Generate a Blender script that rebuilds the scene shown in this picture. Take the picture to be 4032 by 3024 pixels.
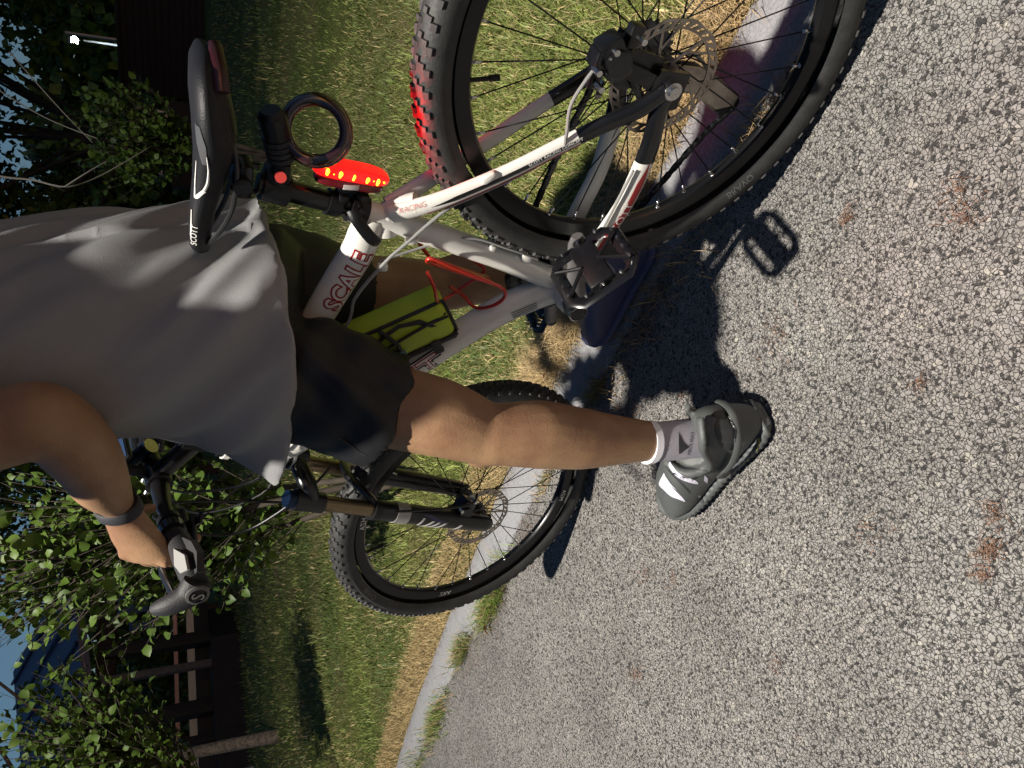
import bpy, bmesh, math, random
import numpy as np
from mathutils import Vector, Matrix
PI = math.pi
R_ = math.radians
rng = np.random.default_rng(7)
random.seed(7)
for o in list(bpy.data.objects): bpy.data.objects.remove(o)
sc = bpy.context.scene
col = sc.collection
A = lambda *v: np.array(v, float)

# ------------------------------------------------------------------ camera, world, lights, exposure
cd = bpy.data.cameras.new('camera'); cam = bpy.data.objects.new('camera', cd); col.objects.link(cam)
cd.sensor_fit = 'HORIZONTAL'; cd.sensor_width = 36; cd.lens = 36*2871.9/4032
cd.clip_start = .02; cd.clip_end = 600
fw = A(0.67597732, -0.610848, -0.41221279); rt = A(-0.68015808, -0.73245256, -0.02997057); dn = A(-0.28361885, 0.30062928, -0.91059452)
cam.matrix_world = Matrix(((dn[0], rt[0], -fw[0], -0.32994), (dn[1], rt[1], -fw[1], 0.90605), (dn[2], rt[2], -fw[2], 0.94816), (0, 0, 0, 1)))
sc.camera = cam
w = bpy.data.worlds.new("World"); sc.world = w; w.use_nodes = True
nt = w.node_tree; bg = nt.nodes['Background']
sk = nt.nodes.new('ShaderNodeTexSky'); sk.sky_type = 'NISHITA'; sk.sun_disc = False
sk.sun_elevation = R_(2.0); sk.sun_rotation = R_(290); sk.air_density = 1.0; sk.ozone_density = 3.0
hz = nt.nodes.new('ShaderNodeMix'); hz.data_type = 'RGBA'; hz.blend_type = 'MULTIPLY'; hz.inputs[0].default_value = 1; hz.inputs[7].default_value = (1.05, 1.0, 1.06, 1)
nt.links.new(sk.outputs[0], hz.inputs[6]); nt.links.new(hz.outputs[2], bg.inputs[0]); bg.inputs[1].default_value = 0.17
sd = bpy.data.lights.new('sun', 'SUN'); sd.energy = 0.02; sd.angle = R_(12); sd.color = (1, .8, .7)
so = bpy.data.objects.new('sun', sd); col.objects.link(so)
so.rotation_euler = Vector((-math.sin(R_(100)), -math.cos(R_(100)), -.1)).to_track_quat('-Z', 'Y').to_euler()
sc.view_settings.view_transform = 'Standard'; sc.view_settings.look = 'None'
sc.view_settings.exposure = 0; sc.view_settings.gamma = 1; sc.view_settings.use_curve_mapping = False
sc.render.engine = 'CYCLES'

# ------------------------------------------------------------------ materials
def mat(name, c, rough=.6, metal=0, coat=0, var=0, scale=30, bump=0, bscale=None, spec=.5, c2=None, emis=None, es=0, detail=4, trans=0, vcol=None, objrand=0):
    m = bpy.data.materials.new(name); m.use_nodes = True; n = m.node_tree.nodes; L = m.node_tree.links
    b = n['Principled BSDF']; b.inputs['Roughness'].default_value = rough; b.inputs['Metallic'].default_value = metal
    b.inputs['Specular IOR Level'].default_value = spec
    if coat: b.inputs['Coat Weight'].default_value = coat; b.inputs['Coat Roughness'].default_value = .08
    if trans: b.inputs['Transmission Weight'].default_value = trans
    b.inputs['Base Color'].default_value = (*c, 1)
    tc = n.new('ShaderNodeTexCoord')
    src = None
    if var or c2:
        no = n.new('ShaderNodeTexNoise'); no.inputs['Scale'].default_value = scale; no.inputs['Detail'].default_value = detail
        L.new(tc.outputs['Object'], no.inputs['Vector'])
        mx = n.new('ShaderNodeMix'); mx.data_type = 'RGBA'
        cc = c2 or tuple(x*(1-var) for x in c)
        mx.inputs[6].default_value = (*c, 1); mx.inputs[7].default_value = (*cc, 1)
        rp = n.new('ShaderNodeMapRange'); rp.inputs[1].default_value = .38; rp.inputs[2].default_value = .62
        L.new(no.outputs[0], rp.inputs[0]); L.new(rp.outputs[0], mx.inputs[0]); src = mx.outputs[2]
    if vcol:
        at = n.new('ShaderNodeAttribute'); at.attribute_name = vcol; src2 = at.outputs['Color']
        if src:
            mm = n.new('ShaderNodeMix'); mm.data_type = 'RGBA'; mm.blend_type = 'MULTIPLY'; mm.inputs[0].default_value = 1
            L.new(src, mm.inputs[6]); L.new(src2, mm.inputs[7]); src = mm.outputs[2]
        else: src = src2
    if src: L.new(src, b.inputs['Base Color'])
    if bump:
        nb = n.new('ShaderNodeTexNoise'); nb.inputs['Scale'].default_value = bscale or scale*3; nb.inputs['Detail'].default_value = 5
        L.new(tc.outputs['Object'], nb.inputs['Vector'])
        bu = n.new('ShaderNodeBump'); bu.inputs['Strength'].default_value = bump; bu.inputs['Distance'].default_value = .002
        L.new(nb.outputs[0], bu.inputs['Height']); L.new(bu.outputs[0], b.inputs['Normal'])
    if emis: b.inputs['Emission Color'].default_value = (*emis, 1); b.inputs['Emission Strength'].default_value = es
    return m
M = {}
M['white'] = mat('frame_white_paint', (.74, .72, .66), .28, coat=.5, var=.06, scale=14)
M['black'] = mat('black_paint', (.008, .008, .009), .28, spec=.4, coat=.2, var=.3, scale=20)
M['red'] = mat('red_decal', (.33, .012, .014), .35)
M['decal'] = mat('white_decal', (.75, .73, .7), .4)
M['grey_decal'] = mat('grey_decal', (.1, .1, .1), .5)
M['rubber'] = mat('tyre_rubber', (.028, .028, .027), .62, var=.35, scale=40, bump=.35, bscale=220)
M['knob'] = mat('tyre_knob_rubber', (.05, .05, .049), .7, var=.4, scale=60, bump=.3, bscale=200)
M['rim'] = mat('rim_anodised', (.012, .012, .013), .3, metal=.4)
M['spoke'] = mat('spoke_steel', (.02, .02, .022), .35, metal=.8)
M['silver'] = mat('silver_metal', (.6, .6, .6), .25, metal=1, var=.15)
M['steel'] = mat('rotor_steel', (.34, .3, .26), .38, metal=.9, var=.25, scale=60)
M['gun'] = mat('gunmetal', (.06, .06, .062), .35, metal=.7, var=.3)
M['crank'] = mat('crank_alloy', (.21, .2, .2), .42, metal=.45, var=.15, scale=30)
M['plastic'] = mat('black_plastic', (.007, .007, .008), .38, spec=.35, var=.3, scale=60, bump=.1, bscale=400)
M['matte'] = mat('matte_black', (.016, .016, .017), .65, var=.3, bump=.2, bscale=300)
M['grip'] = mat('grip_rubber', (.018, .018, .02), .6, var=.2, bump=.4, bscale=500)
M['gripgrey'] = mat('grip_pad_grey', (.24, .235, .225), .6)
M['gold'] = mat('stanchion_coating', (.2, .15, .09), .25, metal=.8)
M['saddle'] = mat('saddle_cover', (.009, .009, .011), .5, bump=.35, bscale=500, spec=.3)
M['sadpan'] = mat('saddle_panel', (.07, .07, .075), .35)
M['cage'] = mat('cage_red', (.55, .03, .015), .3, metal=.3, coat=.4)
M['lime'] = mat('lime_pouch_fabric', (.36, .48, .02), .55, var=.2, scale=8, bump=.25, bscale=600)
M['hose'] = mat('cable_housing', (.24, .24, .23), .35)
M['lens'] = mat('red_lens', (.55, .01, .01), .12, emis=(1, .015, .012), es=1.0)
M['led'] = mat('led_lit', (1, .3, .02), .3, emis=(1, .42, .02), es=4.0)
M['lensoff'] = mat('red_housing', (.12, .006, .01), .25, coat=.3)
M['skin'] = mat('skin', (.31, .185, .10), .5, c2=(.235, .125, .07), scale=14, bump=.3, bscale=260, spec=.35)
sk_ = M['skin'].node_tree.nodes['Principled BSDF']; sk_.inputs['Subsurface Weight'].default_value = .12; sk_.inputs['Subsurface Scale'].default_value = .012
M['shirt'] = mat('grey_shirt_cloth', (.25, .25, .25), .85, var=.05, scale=5, bump=.35, bscale=700, spec=.2)
M['shorts'] = mat('black_shorts_cloth', (.011, .011, .012), .55, spec=.35, var=.2, scale=8, bump=.15, bscale=500)
M['sock'] = mat('sock_grey', (.42, .4, .44), .9, var=.1, bump=.4, bscale=900, spec=.1)
M['sockw'] = mat('sock_cuff_white', (.78, .77, .8), .85)
M['clog'] = mat('clog_grey_foam', (.085, .092, .09), .55, var=.12, scale=12, bump=.15, bscale=300)
M['clogd'] = mat('clog_dark_foam', (.035, .037, .038), .6)
M['clogw'] = mat('clog_white_panel', (.66, .64, .74), .5)
M['band'] = mat('wristband', (.02, .021, .026), .7)
M['hair'] = mat('hair', (.015, .012, .01), .5)
M['blueglass'] = mat('dark_glass', (.02, .03, .06), .05, coat=.5)
M['bark'] = mat('bark', (.22, .17, .12), .9, c2=(.1, .08, .06), scale=25, bump=.9, bscale=60)
M['darkbark'] = mat('dark_bark', (.07, .055, .04), .9, c2=(.04, .03, .025), scale=12, bump=.6)
M['kerb'] = mat('kerb_concrete', (.3, .3, .31), .85, c2=(.22, .22, .23), scale=160, bump=.7, bscale=260, detail=6)
M['roof'] = mat('pavilion_roof_metal', (.02, .035, .08), .45, var=.2)
M['post'] = mat('dark_timber', (.012, .011, .011), .7, var=.3, scale=10, bump=.4)
M['greypost'] = mat('grey_timber', (.12, .11, .105), .8, var=.3, scale=10)
M['whitewall'] = mat('pale_painted_timber', (.8, .8, .72), .7, var=.1)
M['pale'] = mat('pale_wall_render', (.75, .72, .68), .85, var=.1, scale=3)
M['pinkp'] = mat('pink_paint', (.75, .5, .5), .6)
M['bluep'] = mat('blue_paint', (.06, .14, .35), .5, var=.1)
M['hut'] = mat('dark_hut_boards', (.014, .012, .013), .8, var=.3)
M['lampglass'] = mat('lit_lamp_glass', (1, 1, 1), .3, emis=(.92, .97, 1), es=60)
M['lampmetal'] = mat('lamp_post_metal', (.3, .34, .35), .4, metal=.5)
M['dryleaf'] = mat('dry_leaf', (.35, .13, .05), .7, var=.3, scale=60)
M['blade'] = mat('grass_blade', (1, 1, 1), .55, vcol='col', spec=.4)
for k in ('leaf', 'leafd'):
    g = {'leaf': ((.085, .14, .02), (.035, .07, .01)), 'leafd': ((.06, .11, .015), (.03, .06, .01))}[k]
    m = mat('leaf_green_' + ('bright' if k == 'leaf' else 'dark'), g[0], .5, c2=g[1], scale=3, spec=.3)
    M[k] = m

# asphalt: pale stones, bitumen joints, pit shade painted dark
def asphalt_mat():
    m = bpy.data.materials.new('asphalt_coarse'); m.use_nodes = True; n = m.node_tree.nodes; L = m.node_tree.links
    b = n['Principled BSDF']; b.inputs['Roughness'].default_value = .72; b.inputs['Specular IOR Level'].default_value = .35
    tc = n.new('ShaderNodeTexCoord')
    wz = n.new('ShaderNodeTexNoise'); wz.inputs['Scale'].default_value = 60; L.new(tc.outputs['Object'], wz.inputs['Vector'])
    ad = n.new('ShaderNodeMix'); ad.data_type = 'VECTOR'; ad.inputs[0].default_value = .011
    L.new(tc.outputs['Object'], ad.inputs[4]); L.new(wz.outputs['Color'], ad.inputs[5])
    v1 = n.new('ShaderNodeTexVoronoi'); v1.inputs['Scale'].default_value = 150; L.new(ad.outputs[1], v1.inputs['Vector'])
    v2 = n.new('ShaderNodeTexVoronoi'); v2.feature = 'DISTANCE_TO_EDGE'; v2.inputs['Scale'].default_value = 150; L.new(ad.outputs[1], v2.inputs['Vector'])
    sp = n.new('ShaderNodeSeparateColor'); L.new(v1.outputs['Color'], sp.inputs[0])
    cr = n.new('ShaderNodeValToRGB'); e = cr.color_ramp.elements
    e[0].position = 0; e[0].color = (.21, .2, .187, 1); e[1].position = 1; e[1].color = (.41, .385, .335, 1)
    for p, c in ((.25, (.26, .247, .23)), (.55, (.29, .275, .25)), (.8, (.31, .295, .285)), (.93, (.335, .315, .285))):
        x = e.new(p); x.color = (*c, 1)
    L.new(sp.outputs[0], cr.inputs[0])
    v3 = n.new('ShaderNodeTexVoronoi'); v3.inputs['Scale'].default_value = 88; L.new(ad.outputs[1], v3.inputs['Vector'])
    s3 = n.new('ShaderNodeSeparateColor'); L.new(v3.outputs['Color'], s3.inputs[0])
    msk = n.new('ShaderNodeTexNoise'); msk.inputs['Scale'].default_value = 55; msk.inputs['Detail'].default_value = 2; L.new(tc.outputs['Object'], msk.inputs['Vector'])
    mr3 = n.new('ShaderNodeMapRange'); mr3.inputs[1].default_value = .47; mr3.inputs[2].default_value = .53; L.new(msk.outputs[0], mr3.inputs[0])
    mxr = n.new('ShaderNodeMix'); L.new(mr3.outputs[0], mxr.inputs[0]); L.new(sp.outputs[0], mxr.inputs[2]); L.new(s3.outputs[0], mxr.inputs[3]); L.new(mxr.outputs[0], cr.inputs[0])
    fine = n.new('ShaderNodeTexNoise'); fine.inputs['Scale'].default_value = 420; fine.inputs['Detail'].default_value = 4; L.new(tc.outputs['Object'], fine.inputs['Vector'])
    big = n.new('ShaderNodeTexNoise'); big.inputs['Scale'].default_value = 3.2; big.inputs['Detail'].default_value = 6; L.new(tc.outputs['Object'], big.inputs['Vector'])
    # dark mask: bitumen joints, and pit shade put into the colour
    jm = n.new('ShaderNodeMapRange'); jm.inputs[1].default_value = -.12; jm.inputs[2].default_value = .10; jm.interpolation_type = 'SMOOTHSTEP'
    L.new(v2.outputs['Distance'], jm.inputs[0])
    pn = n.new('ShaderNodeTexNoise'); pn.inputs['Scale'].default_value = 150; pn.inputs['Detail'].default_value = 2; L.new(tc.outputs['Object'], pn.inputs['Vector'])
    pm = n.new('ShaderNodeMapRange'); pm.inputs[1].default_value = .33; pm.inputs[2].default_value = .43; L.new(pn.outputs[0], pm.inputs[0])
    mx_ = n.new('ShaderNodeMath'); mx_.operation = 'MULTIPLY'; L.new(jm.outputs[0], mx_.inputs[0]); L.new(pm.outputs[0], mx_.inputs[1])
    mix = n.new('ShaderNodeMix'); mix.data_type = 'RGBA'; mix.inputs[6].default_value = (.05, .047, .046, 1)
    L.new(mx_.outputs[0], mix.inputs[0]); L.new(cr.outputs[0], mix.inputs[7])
    f2 = n.new('ShaderNodeMapRange'); f2.inputs[1].default_value = .3; f2.inputs[2].default_value = .7; f2.inputs[3].default_value = .72; f2.inputs[4].default_value = 1.2; L.new(fine.outputs[0], f2.inputs[0])
    f3 = n.new('ShaderNodeMapRange'); f3.inputs[1].default_value = .3; f3.inputs[2].default_value = .7; f3.inputs[3].default_value = .8; f3.inputs[4].default_value = 1.14; L.new(big.outputs[0], f3.inputs[0])
    fm = n.new('ShaderNodeMath'); fm.operation = 'MULTIPLY'; L.new(f2.outputs[0], fm.inputs[0]); L.new(f3.outputs[0], fm.inputs[1])
    vm = n.new('ShaderNodeVectorMath'); vm.operation = 'SCALE'; L.new(mix.outputs[2], vm.inputs[0]); L.new(fm.outputs[0], vm.inputs['Scale'])
    # rusty stains
    st = n.new('ShaderNodeTexNoise'); st.inputs['Scale'].default_value = 9; st.inputs['Detail'].default_value = 7; st.inputs['Roughness'].default_value = .7; L.new(tc.outputs['Object'], st.inputs['Vector'])
    sm = n.new('ShaderNodeMapRange'); sm.inputs[1].default_value = .66; sm.inputs[2].default_value = .74; sm.inputs[4].default_value = .6; L.new(st.outputs[0], sm.inputs[0])
    rm = n.new('ShaderNodeMix'); rm.data_type = 'RGBA'; L.new(sm.outputs[0], rm.inputs[0]); L.new(vm.outputs[0], rm.inputs[6]); rm.inputs[7].default_value = (.24, .12, .07, 1)
    L.new(rm.outputs[2], b.inputs['Base Color'])
    h = n.new('ShaderNodeMath'); h.operation = 'MULTIPLY_ADD'; L.new(mx_.outputs[0], h.inputs[0]); h.inputs[1].default_value = 1.; L.new(sp.outputs[1], h.inputs[2])
    h2 = n.new('ShaderNodeMath'); h2.operation = 'MULTIPLY_ADD'; L.new(fine.outputs[0], h2.inputs[0]); h2.inputs[1].default_value = .5; L.new(h.outputs[0], h2.inputs[2])
    bu = n.new('ShaderNodeBump'); bu.inputs['Strength'].default_value = 1; bu.inputs['Distance'].default_value = .0055
    L.new(h2.outputs[0], bu.inputs['Height']); L.new(bu.outputs[0], b.inputs['Normal'])
    return m
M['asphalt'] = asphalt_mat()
def soil_mat():
    m = bpy.data.materials.new('lawn_soil'); m.use_nodes = True; n = m.node_tree.nodes; L = m.node_tree.links
    b = n['Principled BSDF']; b.inputs['Roughness'].default_value = .95; b.inputs['Specular IOR Level'].default_value = .1
    tc = n.new('ShaderNodeTexCoord')
    a = n.new('ShaderNodeTexNoise'); a.inputs['Scale'].default_value = 1.1; a.inputs['Detail'].default_value = 8; L.new(tc.outputs['Object'], a.inputs['Vector'])
    cr = n.new('ShaderNodeValToRGB'); e = cr.color_ramp.elements
    e[0].position = .3; e[0].color = (.065, .09, .022, 1); e[1].position = .75; e[1].color = (.15, .12, .06, 1)
    x = e.new(.52); x.color = (.11, .125, .035, 1)
    L.new(a.outputs[0], cr.inputs[0])
    f = n.new('ShaderNodeTexNoise'); f.inputs['Scale'].default_value = 90; f.inputs['Detail'].default_value = 6; L.new(tc.outputs['Object'], f.inputs['Vector'])
    f2 = n.new('ShaderNodeMapRange'); f2.inputs[1].default_value = .3; f2.inputs[2].default_value = .7; f2.inputs[3].default_value = .45; f2.inputs[4].default_value = 1.4; L.new(f.outputs[0], f2.inputs[0])
    vm = n.new('ShaderNodeVectorMath'); vm.operation = 'SCALE'; L.new(cr.outputs[0], vm.inputs[0]); L.new(f2.outputs[0], vm.inputs['Scale'])
    L.new(vm.outputs[0], b.inputs['Base Color'])
    bu = n.new('ShaderNodeBump'); bu.inputs['Strength'].default_value = 1; bu.inputs['Distance'].default_value = .02
    L.new(f.outputs[0], bu.inputs['Height']); L.new(bu.outputs[0], b.inputs['Normal'])
    return m
M['soil'] = soil_mat()

# ------------------------------------------------------------------ mesh helpers
def unit(v): v = np.asarray(v, float); return v/np.linalg.norm(v)
class MB:
    def __init__(s): s.V = []; s.F = []; s.n = 0; s.mi = []
    def add(s, VF, mi=0):
        V, F = VF; V = np.asarray(V, float).reshape(-1, 3)
        s.V.append(V); s.F += [tuple(i+s.n for i in f) for f in F]; s.mi += [mi]*len(F); s.n += len(V); return s
    def mesh(s, name, mats, ang=35):
        me = bpy.data.meshes.new(name); me.from_pydata(np.concatenate(s.V).tolist(), [], s.F)
        for m in (mats if isinstance(mats, (list, tuple)) else [mats]): me.materials.append(m)
        me.polygons.foreach_set('material_index', s.mi)
        me.polygons.foreach_set('use_smooth', [True]*len(me.polygons))
        me.update()
        if ang < 180: me.set_sharp_from_angle(angle=R_(ang))
        return me
    def obj(s, name, mats, parent=None, ang=35): return link(name, s.mesh(name, mats, ang), parent)
def link(name, data, parent=None):
    o = bpy.data.objects.new(name, data); col.objects.link(o)
    if parent: o.parent = parent
    return o
def tag(o, label=None, cat=None, group=None, kind=None):
    if label: o['label'] = label
    if cat: o['category'] = cat
    if group: o['group'] = group
    if kind: o['kind'] = kind
    return o
def each(name, parts, mats, parent=None): return [BK(name, [p], mats, parent) for p in parts]
def empty(name, loc=(0, 0, 0), **k):
    o = bpy.data.objects.new(name, None); o.location = loc; col.objects.link(o); o.empty_display_size = .05; return tag(o, **k)
def frames(P, up):
    P = np.asarray(P, float); n = len(P); T = np.gradient(P, axis=0); T /= np.linalg.norm(T, axis=1)[:, None]+1e-12
    N = []; u = np.asarray(up, float)
    for t in T:
        u = u-t*(u@t)
        if np.linalg.norm(u) < 1e-6: u = np.cross(t, A(1, 0, 0.3))
        u = unit(u); N.append(u)
    N = np.array(N); return T, N, np.cross(T, N)
def smooth_path(P, n=24):
    P = np.asarray(P, float); k = len(P); t = np.linspace(0, k-1, n); out = []
    for x in t:
        i = min(int(x), k-2); f = x-i
        p0 = P[max(i-1, 0)]; p1 = P[i]; p2 = P[i+1]; p3 = P[min(i+2, k-1)]
        out.append(.5*((2*p1)+(-p0+p2)*f+(2*p0-5*p1+4*p2-p3)*f*f+(-p0+3*p1-3*p2+p3)*f**3))
    return np.array(out)
def tube(P, r, n=14, up=(0, 1, 0), caps=True, closed=False, fold=None):
    P = np.asarray(P, float); k = len(P)
    r = np.asarray(r, float)
    if r.ndim == 0: r = np.full((k, 2), float(r))
    elif r.ndim == 1: r = np.stack([r, r], 1) if len(r) == k else np.tile(r, (k, 1))
    if closed:
        Q = np.concatenate([P[-1:], P, P[:1]]); T, N, B = frames(Q, up); T, N, B = T[1:-1], N[1:-1], B[1:-1]
    else: T, N, B = frames(P, up)
    th = np.linspace(0, 2*PI, n, endpoint=False)
    V = P[:, None]+r[:, 0, None, None]*np.cos(th)[None, :, None]*N[:, None]+r[:, 1, None, None]*np.sin(th)[None, :, None]*B[:, None]
    V = V.reshape(-1, 3); F = []
    for i in range(k if closed else k-1):
        j = (i+1) % k
        for a in range(n):
            b = (a+1) % n; F.append((i*n+a, i*n+b, j*n+b, j*n+a))
    if caps and not closed: F += [tuple(range(n))[::-1], tuple((k-1)*n+a for a in range(n))]
    return V, F
def box(c, s, rot=None):
    V = A(*[(x, y, z) for x in (-.5, .5) for y in (-.5, .5) for z in (-.5, .5)]).reshape(-1, 3)*np.asarray(s, float)
    if rot is not None: V = V@np.asarray(rot).T
    return V+np.asarray(c, float), [(0, 1, 3, 2), (4, 6, 7, 5), (0, 4, 5, 1), (2, 3, 7, 6), (0, 2, 6, 4), (1, 5, 7, 3)]
def rbox(c, s, b=.003, rot=None, seg=2):
    bm = bmesh.new(); bmesh.ops.create_cube(bm, size=1); 
    for v in bm.verts: v.co = Vector([v.co[i]*s[i] for i in range(3)])
    bmesh.ops.bevel(bm, geom=bm.edges[:], offset=min(b, min(s)*.49), segments=seg, affect='EDGES', profile=.5)
    V = np.array([v.co[:] for v in bm.verts]); bm.verts.index_update(); F = [tuple(v.index for v in f.verts) for f in bm.faces]; bm.free()
    if rot is not None: V = V@np.asarray(rot).T
    return V+np.asarray(c, float), F
def rotm(axis, a):
    return np.array(Matrix.Rotation(a, 3, Vector(axis)))
def lathe(prof, c, ax, n=48):
    """prof: (radius, offset along axis) list"""
    ax = unit(ax); u = unit(np.cross(ax, A(.3, .5, .81))); v = np.cross(ax, u); th = np.linspace(0, 2*PI, n, endpoint=False)
    D = np.cos(th)[:, None]*u+np.sin(th)[:, None]*v
    V = np.concatenate([np.asarray(c, float)+o*ax+r*D for r, o in prof]); F = []
    for i in range(len(prof)-1):
        for a in range(n):
            b = (a+1) % n; F.append((i*n+a, i*n+b, (i+1)*n+b, (i+1)*n+a))
    return V, F
def cyl(a, b, r, n=16, r2=None):
    a = np.asarray(a, float); b = np.asarray(b, float)
    return tube([a, b], [r, r2 if r2 is not None else r], n, up=(.31, .2, .93) if abs(unit(b-a)[2]) < .9 else (1, 0, .1))
def ball(c, r, n=10):
    prof = [(max(1e-4, math.sin(t)), -math.cos(t)) for t in np.linspace(0, PI, n)]
    V, F = lathe(prof, (0, 0, 0), (0, 0, 1), n*2); return V*np.asarray(r, float)+np.asarray(c, float), F
def prism(pts2, fn, d0, d1):
    """polygon pts2 extruded: fn(u,v,d)->xyz"""
    k = len(pts2); V = [fn(u, v, d) for d in (d0, d1) for u, v in pts2]
    F = [tuple(range(k))[::-1], tuple(range(k, 2*k))]+[(i, (i+1) % k, k+(i+1) % k, k+i) for i in range(k)]
    return np.array(V), F
def text_vf(s, size=1, off=0, shear=0, sub=True, space=1.0):
    cu = bpy.data.curves.new('t', 'FONT'); cu.body = s; cu.size = size; cu.offset = off; cu.shear = shear; cu.space_character = space; cu.resolution_u = 3
    o = bpy.data.objects.new('t', cu); col.objects.link(o); dg = bpy.context.evaluated_depsgraph_get()
    me = bpy.data.meshes.new_from_object(o.evaluated_get(dg)); bm = bmesh.new(); bm.from_mesh(me)
    bmesh.ops.triangulate(bm, faces=bm.faces[:])
    if sub: bmesh.ops.subdivide_edges(bm, edges=[e for e in bm.edges if e.calc_length() > size*.25], cuts=2)
    bmesh.ops.triangulate(bm, faces=bm.faces[:]); bm.verts.index_update()
    V = np.array([v.co[:] for v in bm.verts]); F = [tuple(v.index for v in f.verts) for f in bm.faces]; bm.free()
    bpy.data.objects.remove(o); bpy.data.curves.remove(cu); bpy.data.meshes.remove(me)
    V -= (V.max(0)+V.min(0))/2
    return V, F

# ------------------------------------------------------------------ kerb line, ground
KG = A((-3, -.02), (-1.2, -.16), (-.04, -.256), (.369, -.293), (1.024, -.318), (1.47, -.326), (2.036, -.289), (2.656, -.249), (3.712, -.126), (6., .35), (9., 1.25), (14., 3.4), (24, 9)).reshape(-1, 2)
KW = .165
kp = smooth_path(np.c_[KG, np.zeros(len(KG))], 160)[:, :2]
kt = np.gradient(kp, axis=0); kt /= np.linalg.norm(kt, axis=1)[:, None]; kn = np.c_[-kt[:, 1], kt[:, 0]]     # towards +y (asphalt side)
kp2 = kp+kn*KW
def kerb_y(x): return np.interp(x, kp[:, 0], kp[:, 1])
def kerb_y2(x): return np.interp(x, kp2[:, 0], kp2[:, 1])
def graded(a, b, fa, fb, fine, grow=1.12):
    xs = list(np.arange(fa, fb, fine)); d = fine; x = fb
    while x < b: xs.append(x); d *= grow; x += d
    xs.append(b); d = fine; x = fa-fine
    L0 = []
    while x > a: L0.append(x); d *= grow; x -= d
    L0.append(a); return np.array(L0[::-1]+xs)
def noise2(x, y, s, seed=0):
    r = np.random.default_rng(seed); o = 0
    for k in range(4):
        a = r.uniform(0, 2*PI, 5); p = r.uniform(0, 2*PI, 5); f = s*(1.9**k)
        for i in range(5): o = o+np.sin((x*np.cos(a[i])+y*np.sin(a[i]))*f*(1+.2*i)+p[i])/(1.7**k)
    return o/8
# asphalt: sheet from the kerb outwards
xs = graded(-60, 120, -.5, 1.8, .02, 1.25); ts = np.r_[np.linspace(0, 1.2, 50), 1.2+np.cumsum(.05*1.3**np.arange(22))]
X = np.repeat(xs[:, None], len(ts), 1); Y0 = kerb_y2(X[:, 0])[:, None]-.004; Y = Y0+ts[None]
Z = noise2(X, Y, 2.2, 3)*.004*(ts[None] > .03)-.004
V = np.stack([X, Y, Z], -1).reshape(-1, 3); nx, ny = X.shape
F = [(i*ny+j, (i+1)*ny+j, (i+1)*ny+j+1, i*ny+j+1) for i in range(nx-1) for j in range(ny-1)]
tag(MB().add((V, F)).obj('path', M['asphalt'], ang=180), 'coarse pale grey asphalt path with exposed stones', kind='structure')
# lawn soil
ts = np.r_[np.linspace(0, 3, 60), 3+np.cumsum(.06*1.2**np.arange(32))]
X = np.repeat(xs[:, None], len(ts), 1); Y = kerb_y(X[:, 0])[:, None]+.004-ts[None]
def lawn_z(x, y):
    d = kerb_y(x)-y
    return -.012+np.minimum(d, 1)*.012+noise2(x, y, 1.3, 5)*.018*np.clip(d, 0, 1)
V = np.stack([X, Y, lawn_z(X, Y)], -1).reshape(-1, 3); nx, ny = X.shape
F = [(i*ny+j, i*ny+j+1, (i+1)*ny+j+1, (i+1)*ny+j) for i in range(nx-1) for j in range(ny-1)]
tag(MB().add((V, F)).obj('lawn', M['soil'], ang=180), 'lawn ground behind the kerb', kind='structure')
# kerb strip, flush, rounded arrises, slightly chipped edge
prof = [(-.003, -.12), (-.003, -.004), (.002, .003), (.01, .0065), (KW-.012, .0055), (KW-.003, .001), (KW, -.004), (KW, -.12)]
kk = smooth_path(np.c_[kp, np.zeros(len(kp))], 900)[:, :2]; k_t = np.gradient(kk, axis=0); k_t /= np.linalg.norm(k_t, axis=1)[:, None]; k_n = np.c_[-k_t[:, 1], k_t[:, 0]]
V = []
for i in range(len(kk)):
    for j, (o, z) in enumerate(prof):
        e = (.0035*random.gauss(0, 1) if j in (1, 2, 5, 6) else 0)
        p = kk[i]+k_n[i]*(o+e); V.append((p[0], p[1], z-(abs(e)*.6 if j in (2, 5) else 0)))
np_ = len(prof); F = [(i*np_+j, (i+1)*np_+j, (i+1)*np_+j+1, i*np_+j+1) for i in range(len(kk)-1) for j in range(np_-1)]
tag(MB().add((np.array(V), F)).obj('kerb', M['kerb'], ang=60), 'flush pale concrete kerb between path and lawn', kind='structure')

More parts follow.
